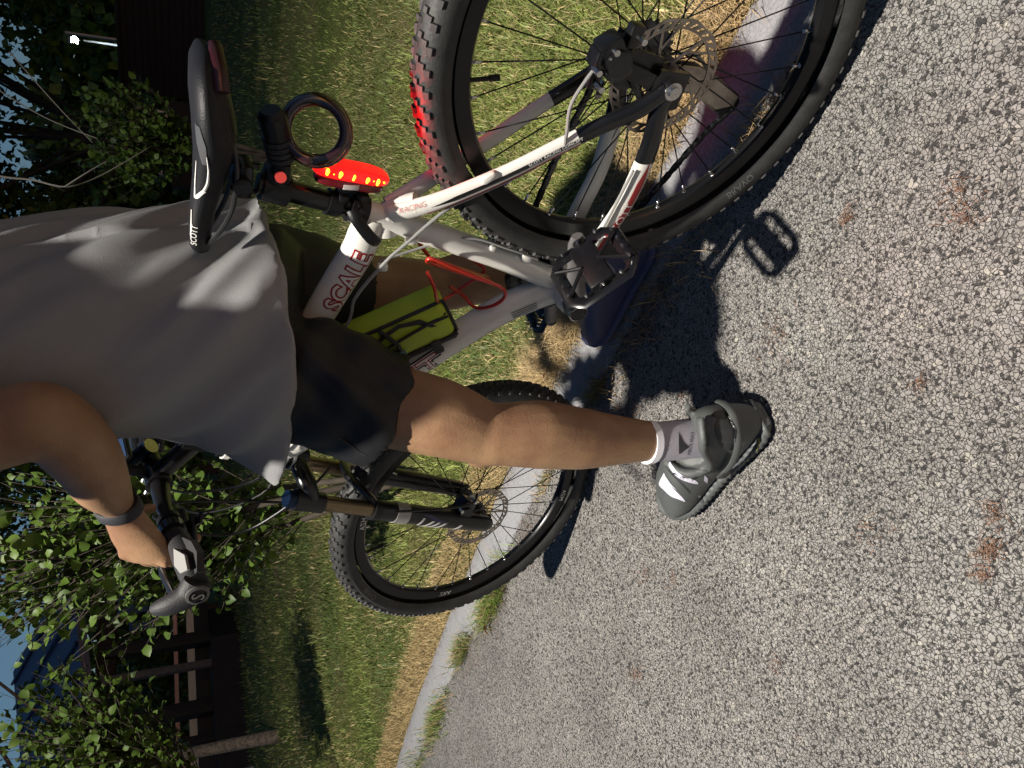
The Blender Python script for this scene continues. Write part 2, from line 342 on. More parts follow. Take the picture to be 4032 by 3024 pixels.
# ------------------------------------------------------------------ grass
def blades(name, P, L, W, lean, colr, label, curl=.5, width_dir=None, mt=None):
    n = len(P); az = rng.uniform(0, 2*PI, n); d = np.stack([np.cos(az), np.sin(az), 0*az], 1); s = np.stack([-np.sin(az), np.cos(az), 0*az], 1)
    up = A(0, 0, 1)
    l1 = lean*.6; l2 = lean
    m = P+(d*np.sin(l1)[:, None]+up*np.cos(l1)[:, None])*(L*.5)[:, None]
    t = m+(d*np.sin(l2+curl*.4)[:, None]+up*np.cos(l2+curl*.4)[:, None])*(L*.55)[:, None]
    t[:, 2] = np.maximum(t[:, 2], P[:, 2]+.003)
    w = s*W[:, None]*.5
    V = np.stack([P-w, P+w, m-w*.8, m+w*.8, t], 1).reshape(-1, 3)
    b = np.arange(n)*5
    quads = np.stack([b, b+1, b+3, b+2], 1); tris = np.stack([b+2, b+3, b+4], 1)
    me = bpy.data.meshes.new(name); me.vertices.add(len(V)); me.vertices.foreach_set('co', V.astype(np.float32).ravel())
    loops = np.concatenate([quads, tris], 1).ravel(); me.loops.add(len(loops)); me.loops.foreach_set('vertex_index', loops.astype(np.int32))
    st = np.stack([np.arange(n)*7, np.arange(n)*7+4], 1).ravel(); me.polygons.add(2*n); me.polygons.foreach_set('loop_start', st.astype(np.int32))
    me.update(calc_edges=True)
    ca = me.color_attributes.new('col', 'FLOAT_COLOR', 'POINT'); c4 = np.concatenate([np.repeat(colr, 5, 0), np.ones((5*n, 1))], 1)
    ca.data.foreach_set('color', c4.astype(np.float32).ravel())
    me.materials.append(mt or M['blade']); me.polygons.foreach_set('use_smooth', [True]*len(me.polygons))
    o = link(name, me); return tag(o, label, 'grass', kind='stuff')
def scatter(n, x0, x1, d0, d1, dens=None):
    x = rng.uniform(x0, x1, n); d = rng.uniform(d0, d1, n); y = kerb_y(x)-d; P = np.stack([x, y, lawn_z(x, y)-.002], 1)
    return P, d
def gcol(P, d, n):
    g1 = A(.155, .215, .04); g2 = A(.25, .285, .065); g3 = A(.09, .135, .032); dry = A(.55, .43, .2)
    a = rng.random(n)[:, None]; b = rng.random(n)[:, None]
    patch = np.clip(noise2(P[:, 0], P[:, 1], 2.3, 11)*1.2+.45, 0, 1)[:, None]
    c = g3*(1-patch)+g2*patch; c = c*(.55+.7*a)+g1*.25*b
    pd = np.clip(.16+noise2(P[:, 0], P[:, 1], 3.1, 23)*.5, .04, .7)
    band = np.clip((.16+.12*np.clip(P[:, 0]-1, 0, 1.2)-d)/.1, 0, 1)*.9
    trail = np.exp(-((d-2.35-.25*np.sin(P[:, 0]*.7))/.28)**2)*.75; c = c*(1-trail[:, None]*.6)+A(.16, .12, .07)*trail[:, None]*.6
    isdry = rng.random(n) < np.maximum(pd, band)
    c[isdry] = (dry*(.4+.8*a))[isdry]
    return c
Ps = []; 
for n, x0, x1, d0, d1, Lm, Wm in ((110000, -.7, 1.6, 0, 1.5, .026, .0019), (110000, -.7, 5.5, 0, 3.2, .034, .0028), (70000, 0, 11, 0, 8, .05, .0055), (45000, 3, 22, 1.5, 20, .085, .012)):
    P, d = scatter(n, x0, x1, d0, d1)
    keep = (rng.random(n) < np.clip(.75+noise2(P[:, 0], P[:, 1], 4, 31)*.7, .25, 1))
    P = P[keep]; d = d[keep]; m = len(P)
    Ps.append((P, d, Lm*rng.uniform(.45, 1.35, m)*np.clip(.55+d*1.2, .55, 1), Wm*rng.uniform(.6, 1.3, m)))
P = np.concatenate([q[0] for q in Ps]); d = np.concatenate([q[1] for q in Ps]); L = np.concatenate([q[2] for q in Ps]); W = np.concatenate([q[3] for q in Ps]); n = len(P)
blades('grass', P, L, W, np.clip(rng.normal(1.0, .38, n), .1, 1.5), gcol(P, d, n), 'short matted lawn grass, green with dry blades')
# dead straw lying along the kerb, long stalks
def straw(n, x0, x1, d0, d1, Lr, cl):
    P, d = scatter(n, x0, x1, d0, d1); P[:, 2] += rng.uniform(0, .016, n); a = rng.random(n)[:, None]
    return P, rng.uniform(*Lr, n), rng.uniform(.0011, .0022, n), np.clip(rng.normal(1.35, .16, n), .6, 1.55), A(*cl)*(.35+.85*a)
S = [straw(9000, -.7, 1.5, -.012, .14, (.03, .1), (.46, .33, .16)), straw(2600, .7, 1.15, -.02, .1, (.05, .13), (.55, .4, .2)), straw(16000, 1.5, 7, -.02, .22, (.03, .08), (.5, .36, .17)), straw(2500, -.7, 3.5, .1, 2.6, (.04, .13), (.42, .34, .17))]
blades('dry_grass', *[np.concatenate([s[i] for s in S]) for i in (0, 1, 2, 3, 4)], 'dead straw grass lying along the lawn edge of the kerb')
# weeds on the asphalt side of the kerb
def clump(x, off, n, spread, Lr, c, dryp):
    xx = x+rng.normal(0, spread, n); y = kerb_y2(xx)+off+rng.normal(0, spread*.25, n); P = np.stack([xx, y, np.full(n, -.003)], 1)
    cc = A(*c)*(.4+.9*rng.random((n, 1))); dr = rng.random(n) < dryp; cc[dr] = A(.4, .28, .14)*(.4+.8*rng.random((dr.sum(), 1)))
    return P, rng.uniform(*Lr, n), rng.uniform(.0014, .0028, n), np.clip(rng.normal(1.1, .3, n), .2, 1.5), cc
C = [clump(1.85, .03, 1500, .09, (.03, .1), (.13, .2, .03), .3), clump(2.3, .0, 420, .06, (.03, .1), (.13, .19, .03), .4), clump(2.85, .02, 800, .12, (.03, .08), (.13, .2, .03), .35),
     clump(3.5, .02, 900, .2, (.03, .08), (.13, .2, .03), .35), clump(.86, .015, 160, .03, (.03, .08), (.13, .17, .03), .6), clump(.55, .02, 500, .16, (.02, .06), (.1, .08, .05), .95), clump(.15, .015, 260, .1, (.02, .05), (.3, .22, .12), .9), clump(1.25, .01, 120, .05, (.02, .05), (.15, .18, .04), .6)]
blades('weeds', *[np.concatenate([s[i] for s in C]) for i in (0, 1, 2, 3, 4)], 'small grass weeds growing in the gap between kerb and path')
# brown needle litter on the asphalt
def litter(x, y, n, s, L=(.006, .02)):
    P = np.stack([x+rng.normal(0, s, n), y+rng.normal(0, s*.7, n), np.full(n, .001)], 1)
    return P, rng.uniform(*L, n), rng.uniform(.0006, .0013, n), np.full(n, 1.5), A(.19, .09, .045)*(.4+.9*rng.random((n, 1)))
LC = A(.34, .13, .055)
Lt = [litter(x, y, n, s) for x, y, n, s in ((.28, .67, 90, .012), (.24, .64, 40, .01), (.31, .69, 40, .008), (.0, .33, 60, .02), (-.02, .3, 30, .01), (.11, .18, 45, .008), (.42, .56, 30, .02), (.8, .0, 260, .035), (.9, -.04, 200, .04), (1.5, -.1, 300, .06), (1.9, -.08, 300, .09), (2.2, -.05, 300, .09), (1.2, .45, 60, .015), (1., .3, 40, .02), (.35, .2, 60, .03), (.6, .1, 40, .02), (1.8, .5, 70, .05), (2.5, .2, 90, .06), (.15, -.09, 160, .05), (.5, .9, 60, .02), (.2, .45, 20, .006), (.05, .52, 20, .006), (.75, .62, 30, .01))]
blades('needle_litter', *[np.concatenate([s[i] for s in Lt]) for i in (0, 1, 2, 3, 4)], 'rust brown pine needles scattered on the asphalt')
# dead leaves
def leaf_vf(l=.05, w=.035, fold=.25, curl=.3, n=6):
    V = []; F = []
    for i in range(n+1):
        t = i/n; ww = w*.5*math.sin(PI*min(1, t**.8*.97+.02))**.75; x = l*t; z = -curl*l*(t-.4)**2
        V += [(x, -ww, z+fold*ww), (x, 0, z), (x, ww, z+fold*ww)]
    for i in range(n):
        a = 3*i; F += [(a, a+3, a+4, a+1), (a+1, a+4, a+5, a+2)]
    return np.array(V), F
lm_dry = MB().add(leaf_vf(.035, .022, .5, 1.2)).mesh('dry_leaf', M['dryleaf'])
for i, (x, y, z, a, s, lb) in enumerate(((.985, -.335, .02, .4, 1.15, 'orange dead leaf on the straw beside the crank'), (3.35, -.95, .035, 1.9, 1.9, 'pale brown dead leaf lying alone on the open lawn'), (1.93, -.10, .012, .2, 1.4, 'brown curled dead leaf at the kerb in front of the front tyre'), (1.97, -.06, .012, 1.2, 1.2, 'darker dead leaf on the asphalt in front of the front tyre'))):
    o = link('dead_leaf', lm_dry); o.location = (x, y, z); o.rotation_euler = (.4, -.3, a); o.scale = (s,)*3; tag(o, lb, 'leaf', 'dead leaves on the ground')

exec_parts = []

# ================================================================== MOUNTAIN BIKE (own frame: x forward, y left, z up; leans 2 degrees)
LEAN = -0.0372751
bike = empty('mountain_bike', label='white hardtail mountain bike with red lettering and knobbly black tyres, straddled by the rider', cat='bicycle'); bike.rotation_euler.x = LEAN
MBW = np.array(Matrix.Rotation(LEAN, 3, 'X'))
axA = A(.775, 0, .875); axd = unit(axA-A(.822, 0, .768)); RS = np.array(Matrix.Rotation(.294, 3, Vector(axd)))
def st(VF):
    V, F = VF; return (np.asarray(V, float)-axA)@RS.T+axA, F
def stp(p): return RS@(A(*p)-axA)+axA
def BK(name, parts, mats, parent=None, ang=35):
    mb = MB()
    for p in parts:
        if isinstance(p, tuple) and len(p) == 3: mb.add((p[0], p[1]), p[2])
        else: mb.add(p)
    return mb.obj(name, mats, parent or bike, ang)
class Tb:
    def __init__(s, P, r, n=20, res=30):
        s.P = smooth_path(P, res); k = np.linspace(0, len(P)-1, res)
        rr = np.array([(x, x) if np.isscalar(x) else x for x in r], float); s.r = np.stack([np.interp(k, range(len(P)), rr[:, i]) for i in (0, 1)], 1)
        s.T, s.N, s.B = frames(s.P, (0, 1, 0)); s.n = n
        s.L = np.r_[0, np.cumsum(np.linalg.norm(np.diff(s.P, axis=0), axis=1))]
    def vf(s, a=0, b=None):
        b = b or len(s.P); return tube(s.P[a:b], s.r[a:b], s.n)
    def at(s, d, ang, h=0):
        f = lambda X: np.stack([np.interp(d, s.L, X[:, i]) for i in range(X.shape[1])], -1)
        p, N, B, r = f(s.P), f(s.N), f(s.B), f(s.r)
        return p+N*((r[..., :1]+h)*np.cos(ang)[..., None])+B*((r[..., 1:]+h)*np.sin(ang)[..., None])
    def text(s, txt, s0, a0, size, h=.0006, off=0, shear=0, flip=False, space=1.0):
        V, F = text_vf(txt, size, off, shear, space=space); u = V[:, 0]; v = V[:, 1]; rb = float(np.mean(s.r[:, 1]))
        if flip: u = -u; v = -v
        return s.at(s0-u, a0+v/rb, h), F
    def strip(s, s0, s1, a0, a1, h=.0005, n=24, taper=0):
        V = []; F = []
        for i in range(n+1):
            t = i/n; k = 1-(taper*max(0, 1-t*6) if taper > 0 else 0)-(-taper*max(0, 1-(1-t)*6) if taper < 0 else 0)
            m = (a0+a1)/2; w_ = (a1-a0)/2*max(k, .02)
            for q in np.linspace(-1, 1, 5): V.append(s.at(A(s0+(s1-s0)*t), np.array(m+w_*q), h).reshape(3))
        for i in range(n):
            for q in range(4): F.append((i*5+q, i*5+q+1, (i+1)*5+q+1, (i+1)*5+q))
        return np.array(V), F
TT = Tb([(.272, 0, .690), (.30, 0, .697), (.341, 0, .705), (.42, 0, .733), (.60, 0, .792), (.785, 0, .852)], [(.019, .022), (.019, .025), (.02, .026), (.02, .026), (.019, .024), (.02, .024)])
DT = Tb([(.408, 0, .33), (.43, 0, .385), (.479, 0, .455), (.60, 0, .578), (.70, 0, .676), (.812, 0, .786)], [(.022, .026), (.023, .03), (.022, .03), (.023, .028), (.023, .028), (.022, .026)])
ST = Tb([(.396, 0, .33), (.343, 0, .468), (.302, 0, .59), (.266, 0, .703)], [(.019, .022), (.0185, .02), (.0185, .02), (.0175, .018)])
HT = Tb([(.824, 0, .763), (.80, 0, .818), (.772, 0, .882)], [.026, .0225, .0245])
BK('top_tube', [TT.vf()], M['white']); BK('down_tube', [DT.vf()], M['white']); BK('seat_tube', [ST.vf()], M['white']); BK('head_tube', [HT.vf(), tube([(.824, 0, .763), (.822, 0, .768)], .0275, 24), tube([(.775, 0, .874), (.771, 0, .884)], .0265, 24)], M['white'])
BK('bottom_bracket', [cyl((.404, -.037, .327), (.404, .037, .327), .0245, 28), cyl((.404, .036, .327), (.404, .047, .327), .0225, 24)], M['white'])
BK('gusset', [tube([(.30, 0, .668), (.262, 0, .672)], [(.017, .02), (.016, .018)], 16), tube(smooth_path([(.292, 0, .70), (.262, .0, .664), (.24, .012, .634)], 8), [(.018, .016)]*8, 14)], M['white'])
for s in (1, -1):
    SS = Tb([(.262, .010*s, .668), (.236, .022*s, .626), (.21, .031*s, .589), (.158, .042*s, .520), (.106, .050*s, .458), (.07, .055*s, .412), (.04, .061*s, .373), (.006, .065*s, .345)], [(.010, .015), (.0095, .0145), (.009, .0135), (.0085, .0125), (.0085, .012), (.009, .013), (.01, .014), (.011, .013)], res=48)
    CS = Tb([(.385, .030*s, .328), (.33, .037*s, .331), (.264, .043*s, .324), (.198, .048*s, .315), (.135, .054*s, .318), (.083, .058*s, .326), (.036, .062*s, .34), (.004, .065*s, .338)], [(.011, .019), (.010, .018), (.009, .0175), (.009, .0165), (.0095, .0165), (.010, .015), (.010, .0125), (.009, .013)], res=48)
    k1 = 30; ss = BK('seat_stay', [SS.vf(0, k1)], M['white']); BK('stay_end', [SS.vf(k1-1)], M['black'], ss)
    k2 = 30; cs = BK('chain_stay', [CS.vf(0, k2)], M['white']); BK('stay_end', [CS.vf(k2-1)], M['black'], cs)
    if s == 1:
        l0 = SS.L[-1]
        BK('stripe', [SS.strip(.06, SS.L[k1]-.0, -.28, .2, .0006, taper=1)], M['black'], ss)
        BK('stripe', [SS.strip(.05, SS.L[k1]-.01, .62, 1.05, .0006)], M['red'], ss)
        v, f = text_vf('SCOTT RACING CONCEPT', .0068); BK('lettering', [(SS.at(SS.L[k1]-.045+v[:, 0], -.1+v[:, 1]/.0135*-1, .0011), f)], M['decal'], ss)
        v, f = text_vf('RACING', .011, shear=.3); BK('lettering', [(SS.at(.035+v[:, 0], -.62-v[:, 1]/.0135, .0011), f)], mat('faded_red_decal', (.6, .3, .27), .5), ss)
        BK('stripe', [CS.strip(.045, CS.L[k2]-.004, -.18, .62, .0006, taper=-1)], M['red'], cs)
        v, f = text_vf('SCOTT', .021, space=1.02); BK('lettering', [(CS.at(.165+v[:, 0], .22-v[:, 1]/.017, .0011), f)], M['decal'], cs)
# dropouts, bridges
each('dropout', [prism([(-.02, -.018), (.03, -.02), (.04, .01), (.02, .035), (-.018, .03)], lambda u, v, d: (u, d, .335+v), .058, .066), prism([(-.02, -.018), (.03, -.02), (.04, .01), (.02, .035), (-.018, .03)], lambda u, v, d: (u, d, .335+v), -.066, -.058), prism([(-.01, .03), (.01, .03), (-.01, .13), (-.03, .12)], lambda u, v, d: (u, d, .335+v), .056, .064)], M['black'])
each('stay_bridge', [cyl((.205, -.03, .585), (.205, .03, .585), .007, 12), cyl((.30, -.035, .328), (.30, .035, .328), .009, 12)], M['white'])
# lettering on the main tubes
tt = [o for o in bike.children if o.name == 'top_tube'][0]; dt = [o for o in bike.children if o.name == 'down_tube'][0]
def letters(parent, T, txt, s0, a0, size, layers, shear=.15, space=1.05):
    for i, (off, m) in enumerate(layers): BK('lettering', [T.text(txt, s0, a0, size, .0006+.0004*i, off, shear, space=space)], m, parent)
letters(tt, TT, 'SCALE', .112, -.10, .039, [(.0030, M['red']), (.0004, M['decal'])])
letters(dt, DT, 'SCOTT', .375, -.28, .078, [(.006, M['black']), (.0028, M['decal']), (.0009, M['red']), (-.0014, M['decal'])], shear=0)
each('vent', [DT.strip(.052, .1, -.34+.16*i, -.28+.16*i, .0008, n=6) for i in range(4)], M['grey_decal'], dt)
each('cable_guide', [rbox((.335, .0, .425), (.02, .03, .02), .004), rbox((.318, 0.004, .492), (.014, .022, .012), .003), rbox((.17, .045, .553), (.022, .012, .012), .004, rotm((0, 1, 0), -.9)), rbox((.30, .018, .632), (.012, .012, .018), .003), rbox((.35, .02, .668), (.012, .01, .016), .003)], M['white'])
# seat clamp, seat post
sp_d = unit(A(.235-.268, 0, .83-.69))
BK('seat_clamp', [tube([A(.2645, 0, .703), A(.2645, 0, .703)+sp_d*.026], .0215, 24), rbox((.243, 0, .712), (.018, .022, .02), .004), tube(smooth_path([(.25, .022, .728), (.262, .032, .72), (.285, .036, .70), (.296, .03, .688)], 10), [(.006, .009)]*10, 10), cyl((.248, -.02, .716), (.248, .03, .716), .004, 10)], M['plastic'])
BK('seat_post', [tube([A(.2655, 0, .70), A(.2655, 0, .70)+sp_d*.155], .0145, 24), rbox((.222, 0, .868), (.05, .034, .02), .006), cyl((.222, -.026, .872), (.222, .026, .872), .012, 16), cyl((.205, 0, .85), (.199, 0, .885), .004, 8), cyl((.243, 0, .85), (.24, 0, .885), .004, 8)], M['black'])
# saddle
xs_ = np.array([.062, .068, .085, .115, .15, .19, .23, .27, .305, .328, .338, .3415]); hw = [.012, .040, .060, .069, .062, .043, .029, .022, .0195, .017, .011, .004]
tz = np.array([.917, .926, .9305, .9315, .929, .9275, .929, .9325, .935, .934, .929, .922]); th_ = [.008, .026, .038, .046, .05, .045, .037, .031, .029, .027, .02, .008]
V = []; F = []; n = 22
for x, h, z, t in zip(xs_, hw, tz, th_):
    for k in range(n):
        a = 2*PI*k/n; c, s_ = math.cos(a), math.sin(a); y = h*math.copysign(abs(c)**.65, c); zz = z-t*.42+(t*.42)*math.copysign(abs(s_)**.8, s_) if s_ > 0 else z-t*.42-(t*.58)*abs(s_)**.7
        V.append((x, y*(1 if s_ > -.2 else .8), zz))
F = [(i*n+k, i*n+(k+1) % n, (i+1)*n+(k+1) % n, (i+1)*n+k) for i in range(len(xs_)-1) for k in range(n)]+[tuple(range(n))[::-1], tuple((len(xs_)-1)*n+k for k in range(n))]
sad = BK('saddle', [(np.array(V), F)], M['saddle'], ang=80)
def sadside(x, q, h=.0008):
    """point on the left flank of the saddle: q from 0 (top edge) to 1 (lower edge)"""
    hh = np.interp(x, xs_, hw); z = np.interp(x, xs_, tz); t = np.interp(x, xs_, th_); a = PI/2*(1-q)*1.1-.15*q
    c, s_ = math.cos(a), math.sin(a); y = hh*abs(c)**.65; zz = z-t*.42+(t*.42)*abs(s_)**.8*(1 if s_ > 0 else -1.3)
    return A(x, y+h*abs(c), zz+h*s_)
def sadstrip(pts, wd, m, name='trim'):
    P = smooth_path([(x, q, 0) for x, q in pts], 24); V = []; F = []
    T = np.gradient(P[:, :2]*A(1, .05), axis=0); T /= np.linalg.norm(T, axis=1)[:, None]
    for i, p in enumerate(P):
        w_ = wd[0]+(wd[1]-wd[0])*math.sin(PI*i/23) if len(wd) == 2 else np.interp(i/23, np.linspace(0, 1, len(wd)), wd)
        for q in (-1, 0, 1): V.append(sadside(p[0]-T[i, 1]*w_*q, p[1]+T[i, 0]*w_*q/.05, .0016 if q == 0 else .001))
    F = [(i*3+q, i*3+q+1, (i+1)*3+q+1, (i+1)*3+q) for i in range(23) for q in (0, 1)]
    return BK(name, [(np.array(V), F)], m, sad)
sadstrip([(.165, .75), (.19, .82), (.212, .86), (.226, .8)], (.0006, .0012, .0022, .003), M['decal'])
sadstrip([(.226, .82), (.238, .6), (.242, .45)], (.0035, .0035, .0015), M['decal'])
sadstrip([(.242, .45), (.225, .38), (.2, .36), (.185, .36)], (.0022, .0015, .0008, .0004), M['decal'])
sadstrip([(.265, .35), (.285, .42), (.305, .48), (.32, .56)], (.0012, .0022, .002, .0005), M['decal'])
sadstrip([(.125, .5), (.15, .56), (.18, .7)], (.004, .008, .004), M['sadpan'], 'panel')
v, f = text_vf('SCOTT', .0105); BK('lettering', [(np.array([sadside(.302-a, .66-b/.022, .0018) for a, b in v[:, :2]]), f)], M['decal'], sad)
each('seat_rail', [tube(smooth_path([(.32, s*.012, .912), (.29, s*.02, .895), (.25, s*.022, .882), (.19, s*.022, .880), (.13, s*.03, .895), (.10, s*.038, .905)], 20), .0036, 8) for s in (1, -1)], M['gun'])
BK('saddle_bumper', [tube(smooth_path([(.086, .05, .901), (.070, .03, .902), (.064, 0, .903), (.070, -.03, .902), (.086, -.05, .901)], 16), [(.006, .009)]*16, 10)], mat('rubber_red_glint', (.035, .006, .007), .35), sad)  # red reflection of the tail light put into the dark rubber colour

# ---------- wheels
def wheel(name, c, T=lambda q: q, rot0=0., left=True):
    wroot = empty(name); wroot.parent = bike
    c = A(*c)
    def P(vf): return T((np.asarray(vf[0])+c, vf[1]))
    t = np.linspace(0, 2*PI, 121)[:-1]
    prof = []
    for a in np.linspace(-2.35, 2.35, 21):           # tyre section, open towards the rim
        r_, w_ = .0265, .0275
        prof.append((.3115+r_*math.cos(a), w_*math.sin(a)))
    tyre = MB().add(P(lathe(prof, (0, 0, 0), (0, 1, 0), 160))).obj('tyre', M['rubber'], wroot)
    kn = MB(); N = 74
    for i in range(N):
        for j, (lat, sz, ph) in enumerate(((-.98, (.0115, .009, .0045), 0), (.98, (.0115, .009, .0045), 0), (-.42, (.009, .008, .0038), .5), (.42, (.009, .008, .0038), .5), (0, (.008, .014, .0038), 0), (-.72, (.009, .007, .0036), .25), (.72, (.009, .007, .0036), .25))):
            ang = 2*PI*(i+ph)/N+rot0; er = A(math.cos(ang), 0, math.sin(ang)); et = A(-math.sin(ang), 0, math.cos(ang)); ey = A(0, 1, 0)
            nr = er*math.cos(lat)+ey*math.sin(lat); lt = -er*math.sin(lat)+ey*math.cos(lat)
            R3 = np.stack([et, lt, nr], 1); p = er*.3115+nr*(.0268+sz[2]*.3)
            V, F = box((0, 0, 0), sz); V[V[:, 2] > 0] *= A(.78, .78, 1)
            kn.add(P((V@R3.T+p, F)))
    tag(kn.obj('tread', M['knob'], tyre, 30), kind='stuff')
    rim = MB().add(P(lathe([(.2875, -.0135), (.289, -.012), (.278, -.0118), (.266, -.0095), (.2625, -.0045), (.262, 0), (.2625, .0045), (.266, .0095), (.278, .0118), (.289, .012), (.2875, .0135)], (0, 0, 0), (0, 1, 0), 120))).obj('rim', M['rim'], wroot)
    hub = MB()
    hub.add(P(lathe([(.001, -.055), (.009, -.055), (.009, -.036), (.02, -.034), (.024, -.029), (.016, -.025), (.0125, -.012), (.0125, .012), (.018, .022), (.027, .025), (.027, .029), (.016, .031), (.016, .05), (.009, .055), (.001, .055)], (0, 0, 0), (0, 1, 0), 28)))
    hub.obj('hub', M['gun'], wroot)
    nip = MB(); sp_me = None
    for i in range(32):
        side = 1 if i % 2 else -1; pair = (i//2) % 2; a0 = 2*PI*i/32+rot0; ah = a0+(.95 if pair else -.95)
        p0 = A(math.cos(ah)*.025, side*.028, math.sin(ah)*.025); p1 = A(math.cos(a0)*.2625, side*.002, math.sin(a0)*.2625)
        MB().add(P(cyl(p0, p1, .0011, 6))).obj('spoke', M['spoke'], wroot, 180)
        nip.add(P(cyl(p1-unit(p1-p0)*.013, p1+unit(p1-p0)*.002, .0021, 8)))
        nip.add(P(cyl(p1-unit(p1)*.0005, p1+unit(p1)*.003, .0038, 8)))
    tag(nip.obj('nipples', M['silver'], rim, 180), kind='stuff')
    # valve
    av = rot0+1.28; er = A(math.cos(av), 0, math.sin(av)); MB().add(P(cyl(er*.262, er*.225, .0032, 8))).add(P(cyl(er*.236, er*.222, .0045, 8))).obj('valve', M['plastic'], rim)
    # brake rotor on the left
    ro = MB(); yr = .044; Nn = 36; t0 = .0018
    def ring(r0, r1, wav=0, n=144):
        V = []; F = []
        for k in range(n):
            a = 2*PI*k/n; rr = r1+wav*math.sin(a*12)
            for y in (yr-t0/2, yr+t0/2): V += [(r0*math.cos(a), y, r0*math.sin(a)), (rr*math.cos(a), y, rr*math.sin(a))]
        for k in range(n):
            a = 4*k; b = 4*((k+1) % n); F += [(a+2, a+3, b+3, b+2), (a+1, a, b, b+1), (a+3, a+1, b+1, b+3), (a, a+2, b+2, b)]
        return np.array(V), F
    ro.add(P(ring(.0665, .0695))); ro.add(P(ring(.0765, .080, .0012)))
    for k in range(Nn):
        a = 2*PI*k/Nn; b = a+.13; p0 = A(math.cos(a)*.0685, yr, math.sin(a)*.0685); p1 = A(math.cos(b)*.078, yr, math.sin(b)*.078); d = unit(p1-p0)
        R3 = np.stack([d, A(0, 1, 0), np.cross(d, A(0, 1, 0))], 1); ro.add(P(box((p0+p1)/2, (np.linalg.norm(p1-p0), t0*.98, .0052), R3)))
    for k in range(6):
        a = 2*PI*k/6; b = a+.55; p0 = A(math.cos(a)*.02, yr, math.sin(a)*.02); p1 = A(math.cos(b)*.068, yr, math.sin(b)*.068); d = unit(p1-p0)
        for sgn, wd in ((0, .004), (.35, .003)):
            q1 = A(math.cos(b+sgn)*.068, yr, math.sin(b+sgn)*.068); q0 = p0 if sgn == 0 else (p0+p1)/2; dd = unit(q1-q0)
            R3 = np.stack([dd, A(0, 1, 0), np.cross(dd, A(0, 1, 0))], 1); ro.add(P(box((q0+q1)/2, (np.linalg.norm(q1-q0), t0*.95, wd), R3)))
    ro.add(P(lathe([(.013, yr-.002), (.023, yr-.002), (.023, yr+.001), (.013, yr+.001)], (0, 0, 0), (0, 1, 0), 30)))
    for k in range(6):
        a = 2*PI*k/6; ro.add(P(cyl((math.cos(a)*.0215, yr, math.sin(a)*.0215), (math.cos(a)*.0215, yr+.004, math.sin(a)*.0215), .003, 8)))
    ro.obj('brake_rotor', M['steel'], wroot)
    return wroot, P, tyre, rim
rw, PR, rty, rrim = wheel('rear_wheel', (0, 0, .340), rot0=.07)
fw_, PF, fty, frim = wheel('front_wheel', (1.0684, 0, .3354), st, rot0=.03)
# sidewall and rim print
def sidetext(P, txt, r0, a_c, size, y, m, parent, off=0, shear=0, bulge=True):
    v, f = text_vf(txt, size, off, shear); a = a_c-v[:, 0]/r0*1.0; rr = r0+v[:, 1]
    if bulge: c = np.clip((rr-.3115)/.0265, -1, 1); yy = .0275*np.sqrt(np.clip(1-c*c, 0, 1))+.0005
    else: yy = np.full(len(rr), y)
    return BK('lettering', [P((np.stack([rr*np.cos(a), yy, rr*np.sin(a)], 1), f))], m, parent)
sidetext(PF, 'BRAVO', .304, .95, .016, 0, M['grey_decal'], fty)
for rr in (.294, .3145):
    aa = np.linspace(.70, 1.2, 24); V = []; F = []
    for a in aa:
        for q in (-.0006, .0006):
            r1 = rr+q; V.append((r1*math.cos(a), .0275*math.sqrt(max(0, 1-((r1-.3115)/.0265)**2))+.0006, r1*math.sin(a)))
    F = [(2*i, 2*i+1, 2*i+3, 2*i+2) for i in range(23)]; BK('lettering', [PF((np.array(V), F))], M['grey_decal'], fty)
for k in range(4): sidetext(PF, ('MZA', 'ZRA')[k % 2], .2745, -1.45+k*PI/2, .017, .0125, M['decal'], frim, bulge=False)
sidetext(PR, 'BRAVO', .304, -1.0, .016, 0, M['grey_decal'], rty); sidetext(PR, 'BRAVO', .304, 2.2, .016, 0, M['grey_decal'], rty)
# axle nuts
BK('axle_nut', [cyl((.003, .064, .340), (.003, .076, .340), .0125, 20), cyl((.003, .076, .340), (.003, .081, .340), .008, 16)], M['silver'])
# rear calliper
def caliper(P, base, sgn=1):
    b = A(*base)
    parts = [rbox(b, (.058, .034, .034), .007, rotm((0, 1, 0), .7*sgn)), cyl(b+A(0, .012, 0), b+A(0, .024, 0), .0165, 24), rbox(b+A(.03, -.004, .014), (.03, .018, .018), .004), rbox(b+A(-.03*sgn, 0, -.018), (.03, .018, .02), .004), rbox(b+A(.004, .0, .024), (.024, .03, .012), .004)]
    bolts = [cyl(b+A(x, .008, z), b+A(x, .026, z), .0042, 10) for x, z in ((-.032, -.02), (.034, .014), (.014, .026), (-.014, .012))]+[cyl(b+A(.038, -.012, -.006), b+A(.05, .01, .006), .004, 8)]
    return [P(p) for p in parts], [P(p) for p in bolts]
I = lambda q: q
pa, bo = caliper(I, (-.022, .055, .438)); rc = BK('rear_brake_calliper', pa, M['black']); each('bolt', bo, M['silver'], rc)
pa, bo = caliper(st, (1.020, .052, .392), -1); fc = BK('front_brake_calliper', pa, M['black']); each('bolt', bo, M['silver'], fc)
BK('calliper_bracket', [prism([(-.03, .01), (.005, .0), (.02, .06), (-.0, .1), (-.02, .09), (-.035, .05)], lambda u, v, d: (u, d, .35+v), .048, .054), tube(smooth_path([(.035, .057, .36), (.0, .056, .40), (-.03, .056, .43)], 8), .006, 8)], M['black'])
